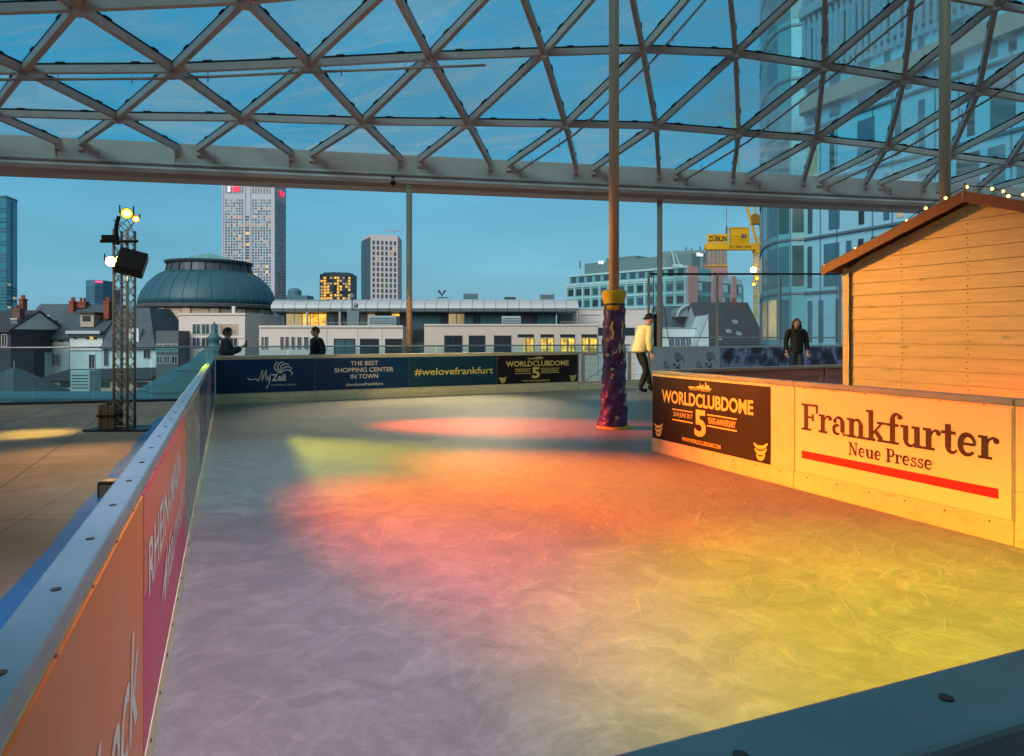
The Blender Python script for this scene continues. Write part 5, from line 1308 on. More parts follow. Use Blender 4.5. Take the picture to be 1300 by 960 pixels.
# --- slate roofs at right centre
Y = 74
b = Bld('slate_roof_house', 'dark slate roof with an arched gable right of the skater', [(843, Y), (910, Y)], 10, ZG, ZP(420, Y), white_render)
gable_roof(b, ZP(388.5, Y+5), mat=slate, dpt=10)
r, on = None, None
c = XY(878, Y-1); mb = MB(); ptsx = [P(862, 402, Y-1)] + [P(878 - 16*math.cos(math.pi*j/10), 402 - 13*math.sin(math.pi*j/10), Y-1) for j in range(11)] + [P(894, 402, Y-1)]
mb.prism(ptsx, (0, 5, 0)); ag = mb.build('arched_gable', M('arch_face', (.16, .22, .24), .7), b.t)
outer = [P(878 - 18*math.cos(math.pi*j/12), 402 - 15*math.sin(math.pi*j/12), Y-1.3) for j in range(13)]
mb = MB(); mb.path(outer, .16, 6); mb.build('arch_rim', zinc, ag)
Y = 66
b = Bld('slate_roof_house', 'tall dark slate roof with small skylights and a brick chimney, left of the crane mast', [(898, Y), (975, Y)], 12, ZG, ZP(443, Y), M('grey_gable', (.2, .25, .27), .8))
r, on = gable_roof(b, ZP(384, Y+6), mat=slate_dk, dpt=12)
for px, py in ((931, 409), (923, 421), (936, 424), (911, 430)): skylight(r, on, px, py-2, px+4, py+2, sky_pane)
chimney(r, 930.5, 935.5, 383, 394, Y+5.5)
Y = 60
b = Bld('white_gable_wall', 'pale steep gable wall with white sloping edge between the slate roofs', [(884, Y), (899, Y)], 5, ZG, ZP(440, Y), white_render)
mb = MB(); mb.prism([P(883, 441, Y-.05), P(900, 441, Y-.05), P(899, 400, Y-.05)], (0, 4, 0)); mb.build('gable', white_render, b.t)
mb = MB(); mb.tube(P(882.5, 441, Y-.1), P(899, 399, Y-.1), .07); mb.build('verge', zinc, b.t)

# --- tower crane
Y = 112
cm = XY(963, Y)
t = thing('tower_crane', 'yellow tower crane with grey ballast blocks and name panel on its counter jib', 'crane', (cm.x, cm.y, ZG))
w = 8.6/F*Y
def mast(z0, z1, cx, cy, w, name):
    mb = MB()
    for dx in (-1, 1):
        for dy in (-1, 1): mb.box((cx + dx*w/2 - .08, cy + dy*w/2 - .08, z0), (.16, 0, 0), (0, .16, 0), (0, 0, z1-z0))
    z = z0; k = 0
    while z < z1 - w*.5:
        for dy in (-1, 1):
            s = 1 if k % 2 else -1; mb.tube((cx - s*w/2, cy + dy*w/2, z), (cx + s*w/2, cy + dy*w/2, z + w*1.1), .07, n=5)
            mb.tube((cx - w/2, cy + dy*w/2, z), (cx + w/2, cy + dy*w/2, z), .06, n=5)
        for dx in (-1, 1): mb.tube((cx + dx*w/2, cy - (1 if k % 2 else -1)*w/2, z), (cx + dx*w/2, cy + (1 if k % 2 else -1)*w/2, z + w*1.1), .07, n=5)
        z += w*1.1; k += 1
    return mb.build(name, crane_y, t)
mast(ZG, ZP(322, Y), cm.x, cm.y, w, 'mast')
mb = MB(); mb.cbox((cm.x, cm.y, ZP(316, Y)), w*1.35, w*1.3, 1.6); mb.build('slewing_ring', crane_y, t)
jx0 = XY(895.5, Y).x; jx1 = XY(962, Y).x
mb = MB(); mb.box((jx0, Y-.75, ZP(317.5, Y)), (jx1-jx0, 0, 0), (0, .35, 0), (0, 0, ZP(309.5, Y)-ZP(317.5, Y))); mb.box((jx0, Y+.4, ZP(317.5, Y)), (jx1-jx0, 0, 0), (0, .35, 0), (0, 0, ZP(309.5, Y)-ZP(317.5, Y))); mb.box((jx0, Y-.4, ZP(315, Y)), (jx1-jx0, 0, 0), (0, .8, 0), (0, 0, .15)); cj = mb.build('counter_jib', crane_y, t)
mb = MB()
for k in range(14): x = XY(926, Y).x + k*(jx1-XY(926, Y).x)/13; mb.tube((x, Y-.8, ZP(309.5, Y)), (x, Y-.8, ZP(300.5, Y)), .035, n=4)
for py in (305, 300.5): mb.tube((XY(926, Y).x, Y-.8, ZP(py, Y)), (jx1, Y-.8, ZP(py, Y)), .035, n=4)
mb.build('walkway_railing', crane_y, cj)
for k in range(5):
    x0 = 897 + k*5; mb = MB(); mb.box((XY(x0, Y).x, Y-.6, ZP(337, Y)), (XY(4.6+CX, Y).x, 0, 0), (0, 1.2, 0), (0, 0, ZP(318.2, Y)-ZP(337, Y))); mb.build('ballast_block', concrete, t)
mb = MB(); mb.box((XY(896.5, Y).x, Y-.7, ZP(338.5, Y)), (XY(26+CX, Y).x, 0, 0), (0, 1.4, 0), (0, 0, .18)); mb.build('ballast_tray', crane_y, t)
mb = MB(); mb.box((XY(895.8, Y).x, Y-.85, ZP(309.2, Y)), (XY(26.5+CX, Y).x, 0, 0), (0, .10, 0), (0, 0, ZP(298, Y)-ZP(309.2, Y))); sg = mb.build('name_panel', crane_y, t)
v, f, asp = text_geo('ZÜBLIN', .03); p0, p1 = P(897.5, 307.3, Y), P(920.8, 299.3, Y)
mb = MB(); mb.add([(p0.x + (p1.x-p0.x)*x, Y-.87, p0.z + (p1.z-p0.z)*y) for x, y in v], f); mb.build('lettering', black_ink, sg, recalc=False)
p0, p1 = P(923, 316, Y), P(951, 311.5, Y)
mb = MB(); mb.add([(p0.x + (p1.x-p0.x)*x, Y-.77, p0.z + (p1.z-p0.z)*y) for x, y in v], f); mb.build('lettering', M('brown_ink', (.25, .12, .01), .5), cj, recalc=False)
mb = MB(); mb.box((XY(927, Y).x, Y-.7, ZP(309.2, Y)), (XY(22.5+CX, Y).x, 0, 0), (0, 1.4, 0), (0, 0, ZP(290.5, Y)-ZP(309.2, Y))); cb = mb.build('winch_house', crane_y, t, bevel=.05)
mb = MB(); mb.box((XY(926.5, Y).x, Y-.8, ZP(290.5, Y)), (XY(23.5+CX, Y).x, 0, 0), (0, 1.6, 0), (0, 0, .12)); mb.build('house_roof', crane_y, cb)
mb = MB(); mb.box((XY(939, Y).x, Y-.73, ZP(303.5, Y)), (XY(7+CX, Y).x, 0, 0), (0, .04, 0), (0, 0, ZP(298.5, Y)-ZP(303.5, Y))); mb.build('window', blue_win, cb)
mb = MB(); q = P(962, 310, Y); tp = P(944.5, 250, Y); mb.tube(q, tp, .22); mb.tube(q + Vector((1.1, 0, 0)), tp + Vector((1.2, 0, .6)), .15); mb.tube(tp, tp + Vector((2.8, 0, .1)), .16)
for k in range(6): f = (k+.5)/6; mb.tube(q + (tp-q)*f, q + Vector((1.1, 0, 0)) + (tp-q)*min(1, f+.1), .07, n=5)
mb.tube(tp, tp + Vector((-2, 0, 14)), .2); mb.build('apex_frame', crane_y, t)
mb = MB(); mb.tube(P(922.3, 298, Y), P(922.3, 215, Y), .05); mb.cbox(P(922.5, 292, Y), .28, .2, 1.2); mb.build('pendant_cable', M('cable_rust', (.25, .12, .09), .6), t)
mb = MB(); mb.tube(P(959, 277, Y-.5), P(959, 277, Y+.6), .75, n=14); mb.cbox(P(959, 283, Y), 1.4, 1.2, .5); mb.build('winch_drum', M('winch', (.30, .18, .01), .5), t)
tl = thing('crane_lamp', 'bright work lamp cluster hanging at the crane mast', 'work lamp', P(958, 346, Y-1.2))
mb = MB(); mb.ball(P(956.5, 342.5, Y-1.4), .50, .3, .42); mb.build('lamp_lens', EM('work_lamp', (1., .72, .3), 22), tl, smooth=True)
for px, py in ((961, 353.5), (957, 361)): mb = MB(); mb.ball(P(px, py, Y-1.3), .26, .2, .24); mb.build('lamp_lens', hot_yel, tl, smooth=True)
mb = MB(); mb.path([P(958, 340, Y-1.1), P(962, 352, Y-1.0), P(959, 364, Y-1.0)], .10); mb.build('lamp_arm', crane_y, tl)

# --- glass hotel tower at right
pl = [(966.5, 60), (969, 56), (976, 53.2), (988, 51.3), (1004, 50.3), (1022, 50)]
kx = lambda Yy: 21.63 + .407*(50-Yy)
for Yy in (46, 42, 38, 34, 31): pl.append((CX + F*kx(Yy)/Yy, Yy))
ztop = 62.
b = Bld('glass_hotel_tower', 'large blue glass tower with curved green corner on the right', pl, 30, ZG, ztop, panel_blue, 'tower', fan=1.2)
fl = [ZP(440, 50) + 3.97*k for k in range(-1, 16)]
for i in range(5):
    b.slab(i, 0, 1, ZG, 18, .06, 'corner_glazing', corner_glass)
    b.slab(i, 0, 1, 18.05, ztop, .06, 'corner_glazing', corner_glass)
    b.slab(i, -.012, .012, ZG, ztop, .14, 'mullion', mullion)
def pkc(k, r): return R.choice([tower_win, teal_win, tower_win, None, lit_soft if R.random() < .25 else teal_win])
for i in range(5): b.grid(i, 1, [z+.5 for z in fl], 3.0, None, .82, out=.09, pick=pkc)
NB = len(pl)
mb = MB()
for z in fl:
    for i in range(NB-1):
        a, e = b.edge(i); d = e-a; n = Vector((d.y, -d.x, 0)).normalized(); mb.box(a + n*-.1 + Vector((0, 0, z-.1)), d*1.0, n*.26, (0, 0, .16))
mb.build('floor_band', mullion, b.t)
upper_stone = M('upper_stone', (.25, .36, .46), .6, 0, .08, .3)
warm = LIT('warm_room', (1., .62, .25), .7, .5)
for i in range(5, NB-1):
    a, e = b.edge(i); L = (e-a).length
    for r, z in enumerate(fl):
        s = .04 + R.random()*.05
        while s < .93:
            w = R.choice([.4, .4, .9, 1.3])/L
            if s + w < .99:
                hh = 3.0; m = R.choice([tower_win, teal_win, tower_win, dark_win]) if R.random() > .12 else (lit_soft if z < 12 else warm)
                b.w.append((a + (e-a)*s + Vector((0, 0, z+.35)), (e-a)*w, Vector(((e-a).y, -(e-a).x, 0)).normalized()*(.05 if z < 17 else .10), hh, m, None))
            s += w + R.choice([.6, 1.1, 1.5])/L
    for k in range(1, 3): b.slab(i, k/3-.006, k/3+.006, ZG, 17.2, .05, 'panel_joint', mullion)
    b.slab(i, 0, 1, 17.6, 18.7, .5, 'cornice', beige_stone); b.slab(i, 0, 1, 24.6, 25.3, .5, 'cornice', upper_stone); b.slab(i, 0, 1, 33.6, 34.4, .6, 'cornice', beige_stone)
    b.slab(i, 0, 1, 25.6, 33.6, .04, 'stone_facing', upper_stone)
    for k in range(9): b.slab(i, (k+.1)/9, (k+.34)/9, 19.6, 33.6, .30, 'fin', upper_stone)
b.w.sort(key=lambda q: (q[0]-Vector((0, 0, CH))).length); b.emit()
# ------------------------------------------------------------------ light settings
SKY_FRONT = (.062, .325, .505, 1); SKY_HIGH = (.40, .37, .35, 1); SKY_STR = 1.; NISH = .018; EXPO = 0.; SUN_E = 3.2
def ICE(px, py, z=0.): Y = F*(CH-z)/(py-HY); return Vector(((px-CX)/F*Y, Y, z))
SPOTS = [
 ('orange_beam', 'a', ICE(910, 625), 27000, (1., .14, .0), 22),
 ('board_beam', 'a', Vector((3.0, 6.0, 1.0)), 900, (1., .25, .0), 36),
 ('hut_beam', 'a', Vector((3.55, 6.8, 1.35)), 6000, (1., .48, .06), 18),
 ('red_beam', 'b', ICE(700, 690), 25000, (1., .10, .0), 18),
 ('lime_beam', 'c', ICE(470, 585), 8500, (.80, .80, .0), 30),
 ('yellow_patch', 'c', ICE(610, 588), 4500, (1., .55, .0), 20),
 ('rose_beam', 'b', ICE(620, 541), 13000, (1., .08, .02), 22),
 ('yellow_beam', 'd', ICE(1230, 825), 5000, (.62, .80, .0), 33),
 ('mauve_fill', 'd', ICE(300, 815), 2500, (.95, .76, 1.), 38),  # added fill lamp, unseen overhead, lifts the near left ice
 ('cool_fill', 'd', ICE(290, 600), 2700, (.60, .85, 1.), 22),  # added fill lamp for the dim strip along the left boards
 ('far_beam', 'e', Vector((-1.4, 12.6, 0)), 3600, (1., .82, .48), 54),  # added lamp, unseen at the roof beam, brightens the far ice
 ('warm_beam', 'c', Vector((-1.0, 14.4, .6)), 4200, (1., .68, .26), 36),
 ('amber_beam', 'a', Vector((2.75, 14.8, 1.0)), 7000, (1., .66, .26), 19),
 ('post_beam', 'c', Vector((-2.6, 17.55, 1.6)), 6000, (1., .58, .10), 15),
 ('column_beam', 'a', Vector((1.44, 9.8, 2.3)), 2200, (1., .48, .03), 20),
 ('floor_beam', 'c', ICE(60, 600, DECK), 750, (1., .50, .16), 66),
 ('floor_streak', 'c', ICE(40, 551, DECK), 1100, (1., .72, .15), 30),
]
# ------------------------------------------------------------------ people
def skin(nodes, edges, sub=2):
    """one smooth skinned surface grown round a joint graph; nodes = [(co, radius)], node 0 is the root"""
    me = bpy.data.meshes.new('tmp'); me.from_pydata([tuple(n[0]) for n in nodes], edges, [])
    o = bpy.data.objects.new('tmp', me); C.objects.link(o)
    m = o.modifiers.new('skin', 'SKIN'); m.branch_smoothing = .6
    for i, n in enumerate(nodes):
        r = n[1]; sv = me.skin_vertices[0].data[i]; sv.radius = r if isinstance(r, tuple) else (r, r); sv.use_root = (i == 0)
    s = o.modifiers.new('sub', 'SUBSURF'); s.levels = sub; s.render_levels = sub
    dg = bpy.context.evaluated_depsgraph_get(); dg.update()
    out = bpy.data.meshes.new_from_object(o.evaluated_get(dg))
    v = [q.co.copy() for q in out.vertices]; f = [tuple(p.vertices) for p in out.polygons]
    bpy.data.objects.remove(o); bpy.data.meshes.remove(me); bpy.data.meshes.remove(out)
    return v, f
skin_m = M('skin', (.58, .34, .24), .55, 0, .08, 12); dark_hair = M('dark_hair', (.012, .009, .008), .5, 0, .3, 60); brown_hair = M('brown_hair', (.15, .055, .022), .45, 0, .35, 50, .2)
short_hair = M('brown_short_hair', (.05, .025, .014), .6, 0, .3, 60)
lips = M('lips', (.30, .09, .08), .5); eye_m = M('eyes', (.02, .016, .014), .2)
def person(label, base, face, h, pose, wear, hair):
    """pose: joint -> (x right, y ahead, z up) for a 1.75 m figure; face = heading in degrees, 0 looks along +Y"""
    k = h/1.75; Mz = Matrix.Rotation(rad(face), 3, 'Z'); base = Vector(base)
    def W(p): return base + Mz @ (Vector(p)*k)
    J = dict(pelvis=(0, 0, .96), waist=(0, 0, 1.10), chest=(0, .01, 1.30), collar=(0, 0, 1.43), neck=(0, .01, 1.49), skull=(0, .03, 1.60),
             shL=(-.19, 0, 1.41), elL=(-.24, -.02, 1.13), wrL=(-.25, .05, .88), shR=(.19, 0, 1.41), elR=(.24, -.02, 1.13), wrR=(.25, .05, .88),
             hipL=(-.095, 0, .91), knL=(-.10, .02, .49), anL=(-.10, -.02, .09), toL=(-.11, .13, .04), hipR=(.095, 0, .91), knR=(.10, .02, .49), anR=(.10, -.02, .09), toR=(.11, .13, .04))
    J.update({a: b for a, b in pose.items() if isinstance(b, tuple) and not a.startswith('hand')}); j = {a: W(b) for a, b in J.items()}
    t = thing('person', label, 'person', base)
    names = ['pelvis', 'waist', 'chest', 'collar', 'neck', 'shL', 'elL', 'wrL', 'shR', 'elR', 'wrR', 'hipL', 'knL', 'anL', 'toL', 'hipR', 'knR', 'anR', 'toR']
    rr = dict(pelvis=.12, waist=.115, chest=.13, collar=.075, neck=.055, shL=.058, elL=.042, wrL=.03, shR=.058, elR=.042, wrR=.03, hipL=.085, knL=.056, anL=.04, toL=.035, hipR=.085, knR=.056, anR=.04, toR=.035)
    E = [('pelvis', 'waist'), ('waist', 'chest'), ('chest', 'collar'), ('collar', 'neck'), ('collar', 'shL'), ('shL', 'elL'), ('elL', 'wrL'), ('collar', 'shR'), ('shR', 'elR'), ('elR', 'wrR'), ('pelvis', 'hipL'), ('hipL', 'knL'), ('knL', 'anL'), ('anL', 'toL'), ('pelvis', 'hipR'), ('hipR', 'knR'), ('knR', 'anR'), ('anR', 'toR')]
    ix = {n: i for i, n in enumerate(names)}
    v, f = skin([(j[n], rr[n]*k) for n in names], [(ix[a], ix[b]) for a, b in E])
    mb = MB(); mb.add(v, f)
    # head: shaped sphere with jaw, brow, nose, ears
    hs = j['skull']; turn = Matrix.Rotation(rad(face + pose.get('turn', 0) if isinstance(pose.get('turn', 0), (int, float)) else face), 3, 'Z')
    def Hh(x, y, z): return hs + turn @ (Vector((x, y, z))*k)
    n, m = 20, 16; vs = []; fs2 = []
    for a in range(m+1):
        ph = math.pi*a/m
        for b_ in range(n):
            th = 2*math.pi*b_/n; x = math.sin(ph)*math.cos(th); y = math.sin(ph)*math.sin(th); z = -math.cos(ph)
            jaw = 1 - .22*max(0, -z)**1.2
            X, Yy, Z = x*.076*jaw, y*.096*(1 - .10*max(0, -z)), z*.118
            if y > .3 and abs(x) < .35:
                Yy += .022*math.exp(-((z+.12)/.20)**2)*math.exp(-(x/.16)**2)      # nose
                Yy -= .006*math.exp(-((z-.10)/.12)**2)                              # eye line
                Yy += .010*math.exp(-((z+.78)/.18)**2)                              # chin
            vs.append(Hh(X, Yy, Z))
    for a in range(m):
        for b_ in range(n): fs2.append((a*n+b_, a*n+(b_+1) % n, (a+1)*n+(b_+1) % n, (a+1)*n+b_))
    mb.add(vs, fs2); mb.tube(j['neck'] - Vector((0, 0, .03*k)), hs - Vector((0, 0, .06*k)), .054*k, .05*k, 12)
    for s in (-1, 1):
        q = len(mb.v); mb.ball((0, 0, 0), .012, .022, .032, 8, 6); mb.v[q:] = [Hh(v_.x + s*.078, v_.y - .005, v_.z) for v_ in mb.v[q:]]
    # hands: palm and five fingers
    for s, wr, el in ((-1, 'wrL', 'elL'), (1, 'wrR', 'elR')):
        d = (j[wr]-j[el]).normalized(); hd = pose.get('hand' + wr[-1]);
        if hd is not None: d = (Mz @ Vector(hd)).normalized()
        sd = d.cross(Vector((0, 0, 1)));
        if sd.length < .2: sd = Mz @ Vector((0, 1, 0))
        sd = (sd - d*sd.dot(d)).normalized(); pn = d.cross(sd)
        w0 = j[wr]; 
        pv, pf = skin([(w0, .026*k), (w0 + d*.045*k, (.036*k, .018*k)), (w0 + d*.085*k, (.038*k, .016*k))], [(0, 1), (1, 2)], 1); mb.add(pv, pf)
        for q in range(4):
            o = w0 + d*.078*k + sd*(q-1.5)*.019*k; L = (.062, .075, .07, .055)[q]*k; b1 = o + d*L*.45 - pn*.006*k; b2 = b1 + (d*.8 - pn*.5).normalized()*L*.32; b3 = b2 + (d*.5 - pn*.8).normalized()*L*.25
            mb.tube(o, b1, .0092*k, .0088*k, 6); mb.tube(b1, b2, .0088*k, .008*k, 6); mb.tube(b2, b3, .008*k, .006*k, 6)
        o = w0 + d*.03*k + sd*.03*k*s; b1 = o + (d*.7 + sd*.6*s).normalized()*.035*k; b2 = b1 + (d - pn*.3).normalized()*.03*k; mb.tube(o, b1, .011*k, .010*k, 6); mb.tube(b1, b2, .010*k, .007*k, 6)
    body = mb.build('body', skin_m, t, smooth=True)
    mb = MB()
    for s in (-1, 1):
        q = len(mb.v); mb.ball((0, 0, 0), .010, .006, .006, 8, 6); mb.v[q:] = [Hh(v_.x + s*.030, v_.y + .088, v_.z + .012) for v_ in mb.v[q:]]
        q = len(mb.v); mb.cbox((0, 0, 0), .034, .008, .006); mb.v[q:] = [Hh(v_.x + s*.031, v_.y + .092, v_.z + .032) for v_ in mb.v[q:]]
    mb.build('eyes', eye_m, t)
    mb = MB(); mb.ball((0, 0, 0), .022, .008, .006, 8, 6); mb.v = [Hh(v_.x, v_.y + .088, v_.z - .062) for v_ in mb.v]; mb.build('mouth', lips, t)
    # clothes: the same skeleton grown a little thicker
    def cloth(name, ns, es, extra, mat, ov={}, nudge=None):
        ii = {a: q for q, a in enumerate(ns)}; pos = dict(j)
        if nudge: pos.update({a: W(b_) for a, b_ in nudge.items()})
        v, f = skin([(pos[a], (ov.get(a, rr.get(a, .05)) + extra)*k) for a in ns], [(ii[a], ii[b_]) for a, b_ in es])
        mb = MB(); mb.add(v, f); return mb.build(name, mat, t, smooth=True)
    low = tuple(Vector(J['pelvis']) + Vector((0, 0, wear.get('hem', -.06))))
    neckp = tuple(Vector(J['collar']) + Vector((0, 0, .05)))
    wl = tuple(Vector(J['wrL']) + (Vector(J['elL'])-Vector(J['wrL'])).normalized()*.03); wr_ = tuple(Vector(J['wrR']) + (Vector(J['elR'])-Vector(J['wrR'])).normalized()*.03)
    cloth('jacket', ['waist', 'chest', 'collar', 'nk', 'shL', 'elL', 'cufL', 'shR', 'elR', 'cufR', 'low'],
          [('low', 'waist'), ('waist', 'chest'), ('chest', 'collar'), ('collar', 'nk'), ('collar', 'shL'), ('shL', 'elL'), ('elL', 'cufL'), ('collar', 'shR'), ('shR', 'elR'), ('elR', 'cufR')], wear.get('bulk', .024), wear['top'],
          {'low': .155, 'waist': .135, 'chest': .14, 'nk': .055, 'cufL': .036, 'cufR': .036}, {'low': low, 'nk': neckp, 'cufL': wl, 'cufR': wr_})
    cloth('trousers', ['pelvis', 'hipL', 'knL', 'endL', 'hipR', 'knR', 'endR', 'wst'], [('pelvis', 'wst'), ('pelvis', 'hipL'), ('hipL', 'knL'), ('knL', 'endL'), ('pelvis', 'hipR'), ('hipR', 'knR'), ('knR', 'endR')], .014, wear['legs'],
          {'wst': .11, 'endL': .05, 'endR': .05}, {'wst': tuple(Vector(J['pelvis']) + Vector((0, 0, .06))), 'endL': tuple(Vector(J['anL']) + Vector((0, 0, .05))), 'endR': tuple(Vector(J['anR']) + Vector((0, 0, .05)))})
    for s in 'LR':
        an, to = j['an'+s], j['to'+s]; d = (to-an); d.z = 0; d.normalize(); sk = wear.get('skates')
        v, f = skin([(an + Vector((0, 0, .13*k)), .056*k), (an + Vector((0, 0, .01*k)), .055*k), (an + Vector((0, 0, -.03*k)) + d*.02*k, .05*k), (to + Vector((0, 0, .0)), .045*k)], [(0, 1), (1, 2), (2, 3)])
        mb = MB(); mb.add(v, f); sh = mb.build('skate_boot' if sk else 'shoe', black_m, t, smooth=True)
        if sk:
            z = an.z - .125*k; sd = Vector((-d.y, d.x, 0)); b0 = Vector((an.x, an.y, 0)) - d*.10*k
            mb = MB(); mb.box(b0 - sd*.003 + Vector((0, 0, z)), d*.32*k, sd*.006, (0, 0, .035*k))
            for q in (.04, .22): mb.box(b0 + d*q*k - sd*.01 + Vector((0, 0, z + .03*k)), d*.05*k, sd*.02, (0, 0, .055*k))
            mb.build('blade', alu, sh)
    return t, Hh, j, k
def cap_shell(t, Hh, name, mat, zc=-.1, g=1.12, long=None, back=1.):
    """hair or cap: shell over the skull, open at the face"""
    n, m = 24, 12; mb = MB(); vs = []; fs = []; rr = random.Random(2)
    for a in range(m+1):
        for b_ in range(n):
            th = 2*math.pi*b_/n; y = math.sin(th); front = max(0, y)
            lo = zc + (.62 - zc)*front**1.5
            z = 1 - (1-lo)*a/m; r = math.sqrt(max(0, 1 - min(1, z)**2)); q = g + rr.uniform(-.02, .02)
            vs.append(Hh(math.cos(th)*r*.078*q, y*r*.099*q, z*.122*(1.05 if z > 0 else 1.)))
    for a in range(m):
        for b_ in range(n): fs.append((a*n+b_, a*n+(b_+1) % n, (a+1)*n+(b_+1) % n, (a+1)*n+b_))
    mb.add(vs, fs); return mb.build(name, mat, t, smooth=True)
cream_knit = M('cream_hoodie', (.74, .60, .30), .8, 0, .10, 30, .15); black_cloth = M('black_trousers', (.012, .011, .012), .8, 0, .2, 20); charcoal = M('charcoal_jacket', (.035, .038, .045), .75, 0, .2, 12, .15)
black_coat = M('black_coat', (.010, .011, .014), .7, 0, .25, 10, .15); jeans = M('dark_jeans', (.035, .045, .075), .8, 0, .2, 15)
# the skater, seen from the side and moving right, with the far leg ahead
SY = 14.9; b0 = XY(815, SY)
t, Hh, j, k = person('skater in a cream hoodie and black cap worn backwards gliding past the padded column', (b0.x, b0.y, .035), -68, 1.86,
    {'pelvis': (0, -.06, .95), 'waist': (0, -.03, 1.08), 'chest': (0, .05, 1.27), 'collar': (0, .10, 1.40), 'neck': (0, .14, 1.46), 'skull': (0, .18, 1.56),
     'shL': (-.19, .09, 1.38), 'elL': (-.24, .16, 1.12), 'wrL': (-.20, .30, .95), 'shR': (.19, .08, 1.38), 'elR': (.25, .0, 1.12), 'wrR': (.24, .06, .86),
     'hipL': (-.095, -.05, .90), 'knL': (-.10, .18, .50), 'anL': (-.10, .26, .13), 'toL': (-.11, .40, .09), 'hipR': (.095, -.06, .90), 'knR': (.11, .03, .49), 'anR': (.11, -.10, .13), 'toR': (.12, .05, .09)},
    dict(top=cream_knit, legs=black_cloth, bulk=.035, skates=True, hem=-.10), None)
cp = cap_shell(t, Hh, 'cap', black_m, .05, 1.14)
mb = MB(); vs = [];
for a in range(9):
    th = rad(200 + 140*a/8)
    for r, z in ((1.0, .035), (1.75, .0)): vs.append(Hh(math.cos(th)*.075*(1 if r == 1 else 1.0), math.sin(th)*.10*r, z))
for a in range(9): vs.append(vs[2*a] + Vector((0, 0, -.008))); vs.append(vs[2*a+1] + Vector((0, 0, -.008)))
mb.add(vs, [(2*a, 2*a+1, 2*a+3, 2*a+2) for a in range(8)] + [(18+2*a, 18+2*a+2, 18+2*a+3, 18+2*a+1) for a in range(8)] + [(2*a+1, 19+2*a, 21+2*a, 2*a+3) for a in range(8)]); mb.build('cap_peak', black_m, cp)
mb = MB(); hv, hf = skin([(j['neck'] + Vector((0, 0, -.01)) + Vector((-.05, -.02, -.02)), .05), (j['neck'] + Vector((-.07, -.03, -.06)), .055), (j['collar'] + Vector((-.08, -.03, -.06)), .045)], [(0, 1), (1, 2)]); mb.add(hv, hf); mb.build('hood', cream_knit, t, smooth=True)
# woman with long hair, on skates behind the peninsula
wb = XY(1011, 16.2)
t, Hh, j, k = person('long haired woman in a black fur trimmed jacket and jeans standing by the starry board', (wb.x, wb.y, .04), 172, 1.73,
    {'wrL': (-.24, .07, .90), 'wrR': (.24, .07, .90), 'anL': (-.10, -.02, .13), 'anR': (.10, -.02, .13), 'toL': (-.13, .12, .09), 'toR': (.13, .12, .09)},
    dict(top=black_coat, legs=jeans, bulk=.022, skates=True, hem=-.10), None)
hr_ = cap_shell(t, Hh, 'hair', brown_hair, -.1, 1.09)
mb = MB(); rr = random.Random(8)
for q in range(26):
    an = rad(178 + 184*q/25); x, y = math.cos(an)*.085, math.sin(an)*.085
    L = rr.uniform(.34, .50); pts = [Hh(x, y, .05), Hh(x*1.25, y*1.2, -.10), Hh(x*1.55 + rr.uniform(-.02, .02), y*1.1 + .01, -.10 - L*.5), Hh(x*1.45 + rr.uniform(-.03, .03), y*.9 + .05, -.10 - L)]
    pts = smooth([tuple(p) for p in pts], 4)
    for a in range(len(pts)-1): mb.tube(pts[a], pts[a+1], .017 - .011*a/len(pts), .017 - .011*(a+1)/len(pts), 5, False)
mb.build('hair_lock', brown_hair, hr_)
fur = M('fur_trim', (.055, .035, .025), .9, 0, .5, 90, .6); mb = MB()
for a in range(14):
    an = 2*math.pi*a/14; c = j['collar'] + Vector((math.cos(an)*.13, math.sin(an)*.10, .0 + rr.uniform(-.01, .02))); mb.ball(c, rr.uniform(.028, .04), n=7, m=5)
mb.build('fur_collar', fur, t, smooth=True)
# two men outside on the terrace
mbp = XY(287, 14.95)
t, Hh, j, k = person('dark haired man in a charcoal jacket holding up a phone behind the far left corner', (mbp.x, mbp.y, DECK), -75, 1.74,
    {'elL': (-.25, .08, 1.14), 'wrL': (-.10, .32, 1.26), 'elR': (.25, .08, 1.14), 'wrR': (.10, .34, 1.28), 'handL': (.3, .6, .6), 'handR': (-.3, .6, .6), 'turn': -8}, dict(top=charcoal, legs=black_cloth, bulk=.035), None)
cap_shell(t, Hh, 'hair', dark_hair, -.30, 1.13)
ph = (j['wrL'] + j['wrR'])/2 + Vector((.09, .02, .09))
mb = MB(); mb.cbox((0, 0, 0), .012, .075, .15); mb.v = [ph + v_ for v_ in mb.v]; o = mb.build('phone', black_m, bevel=.004); tag(o, 'black phone held up by the man in charcoal jacket', 'phone')
mbp = XY(402, 15.9)
t, Hh, j, k = person('short haired man in a plain black jacket behind the second navy banner', (mbp.x, mbp.y, DECK), 128, 1.77,
    {'elL': (-.27, -.06, 1.14), 'wrL': (-.22, .10, .95), 'elR': (.27, -.06, 1.14), 'wrR': (.22, .10, .95), 'turn': -14}, dict(top=black_coat, legs=jeans, bulk=.035), None)
cap_shell(t, Hh, 'hair', short_hair, -.15, 1.07)

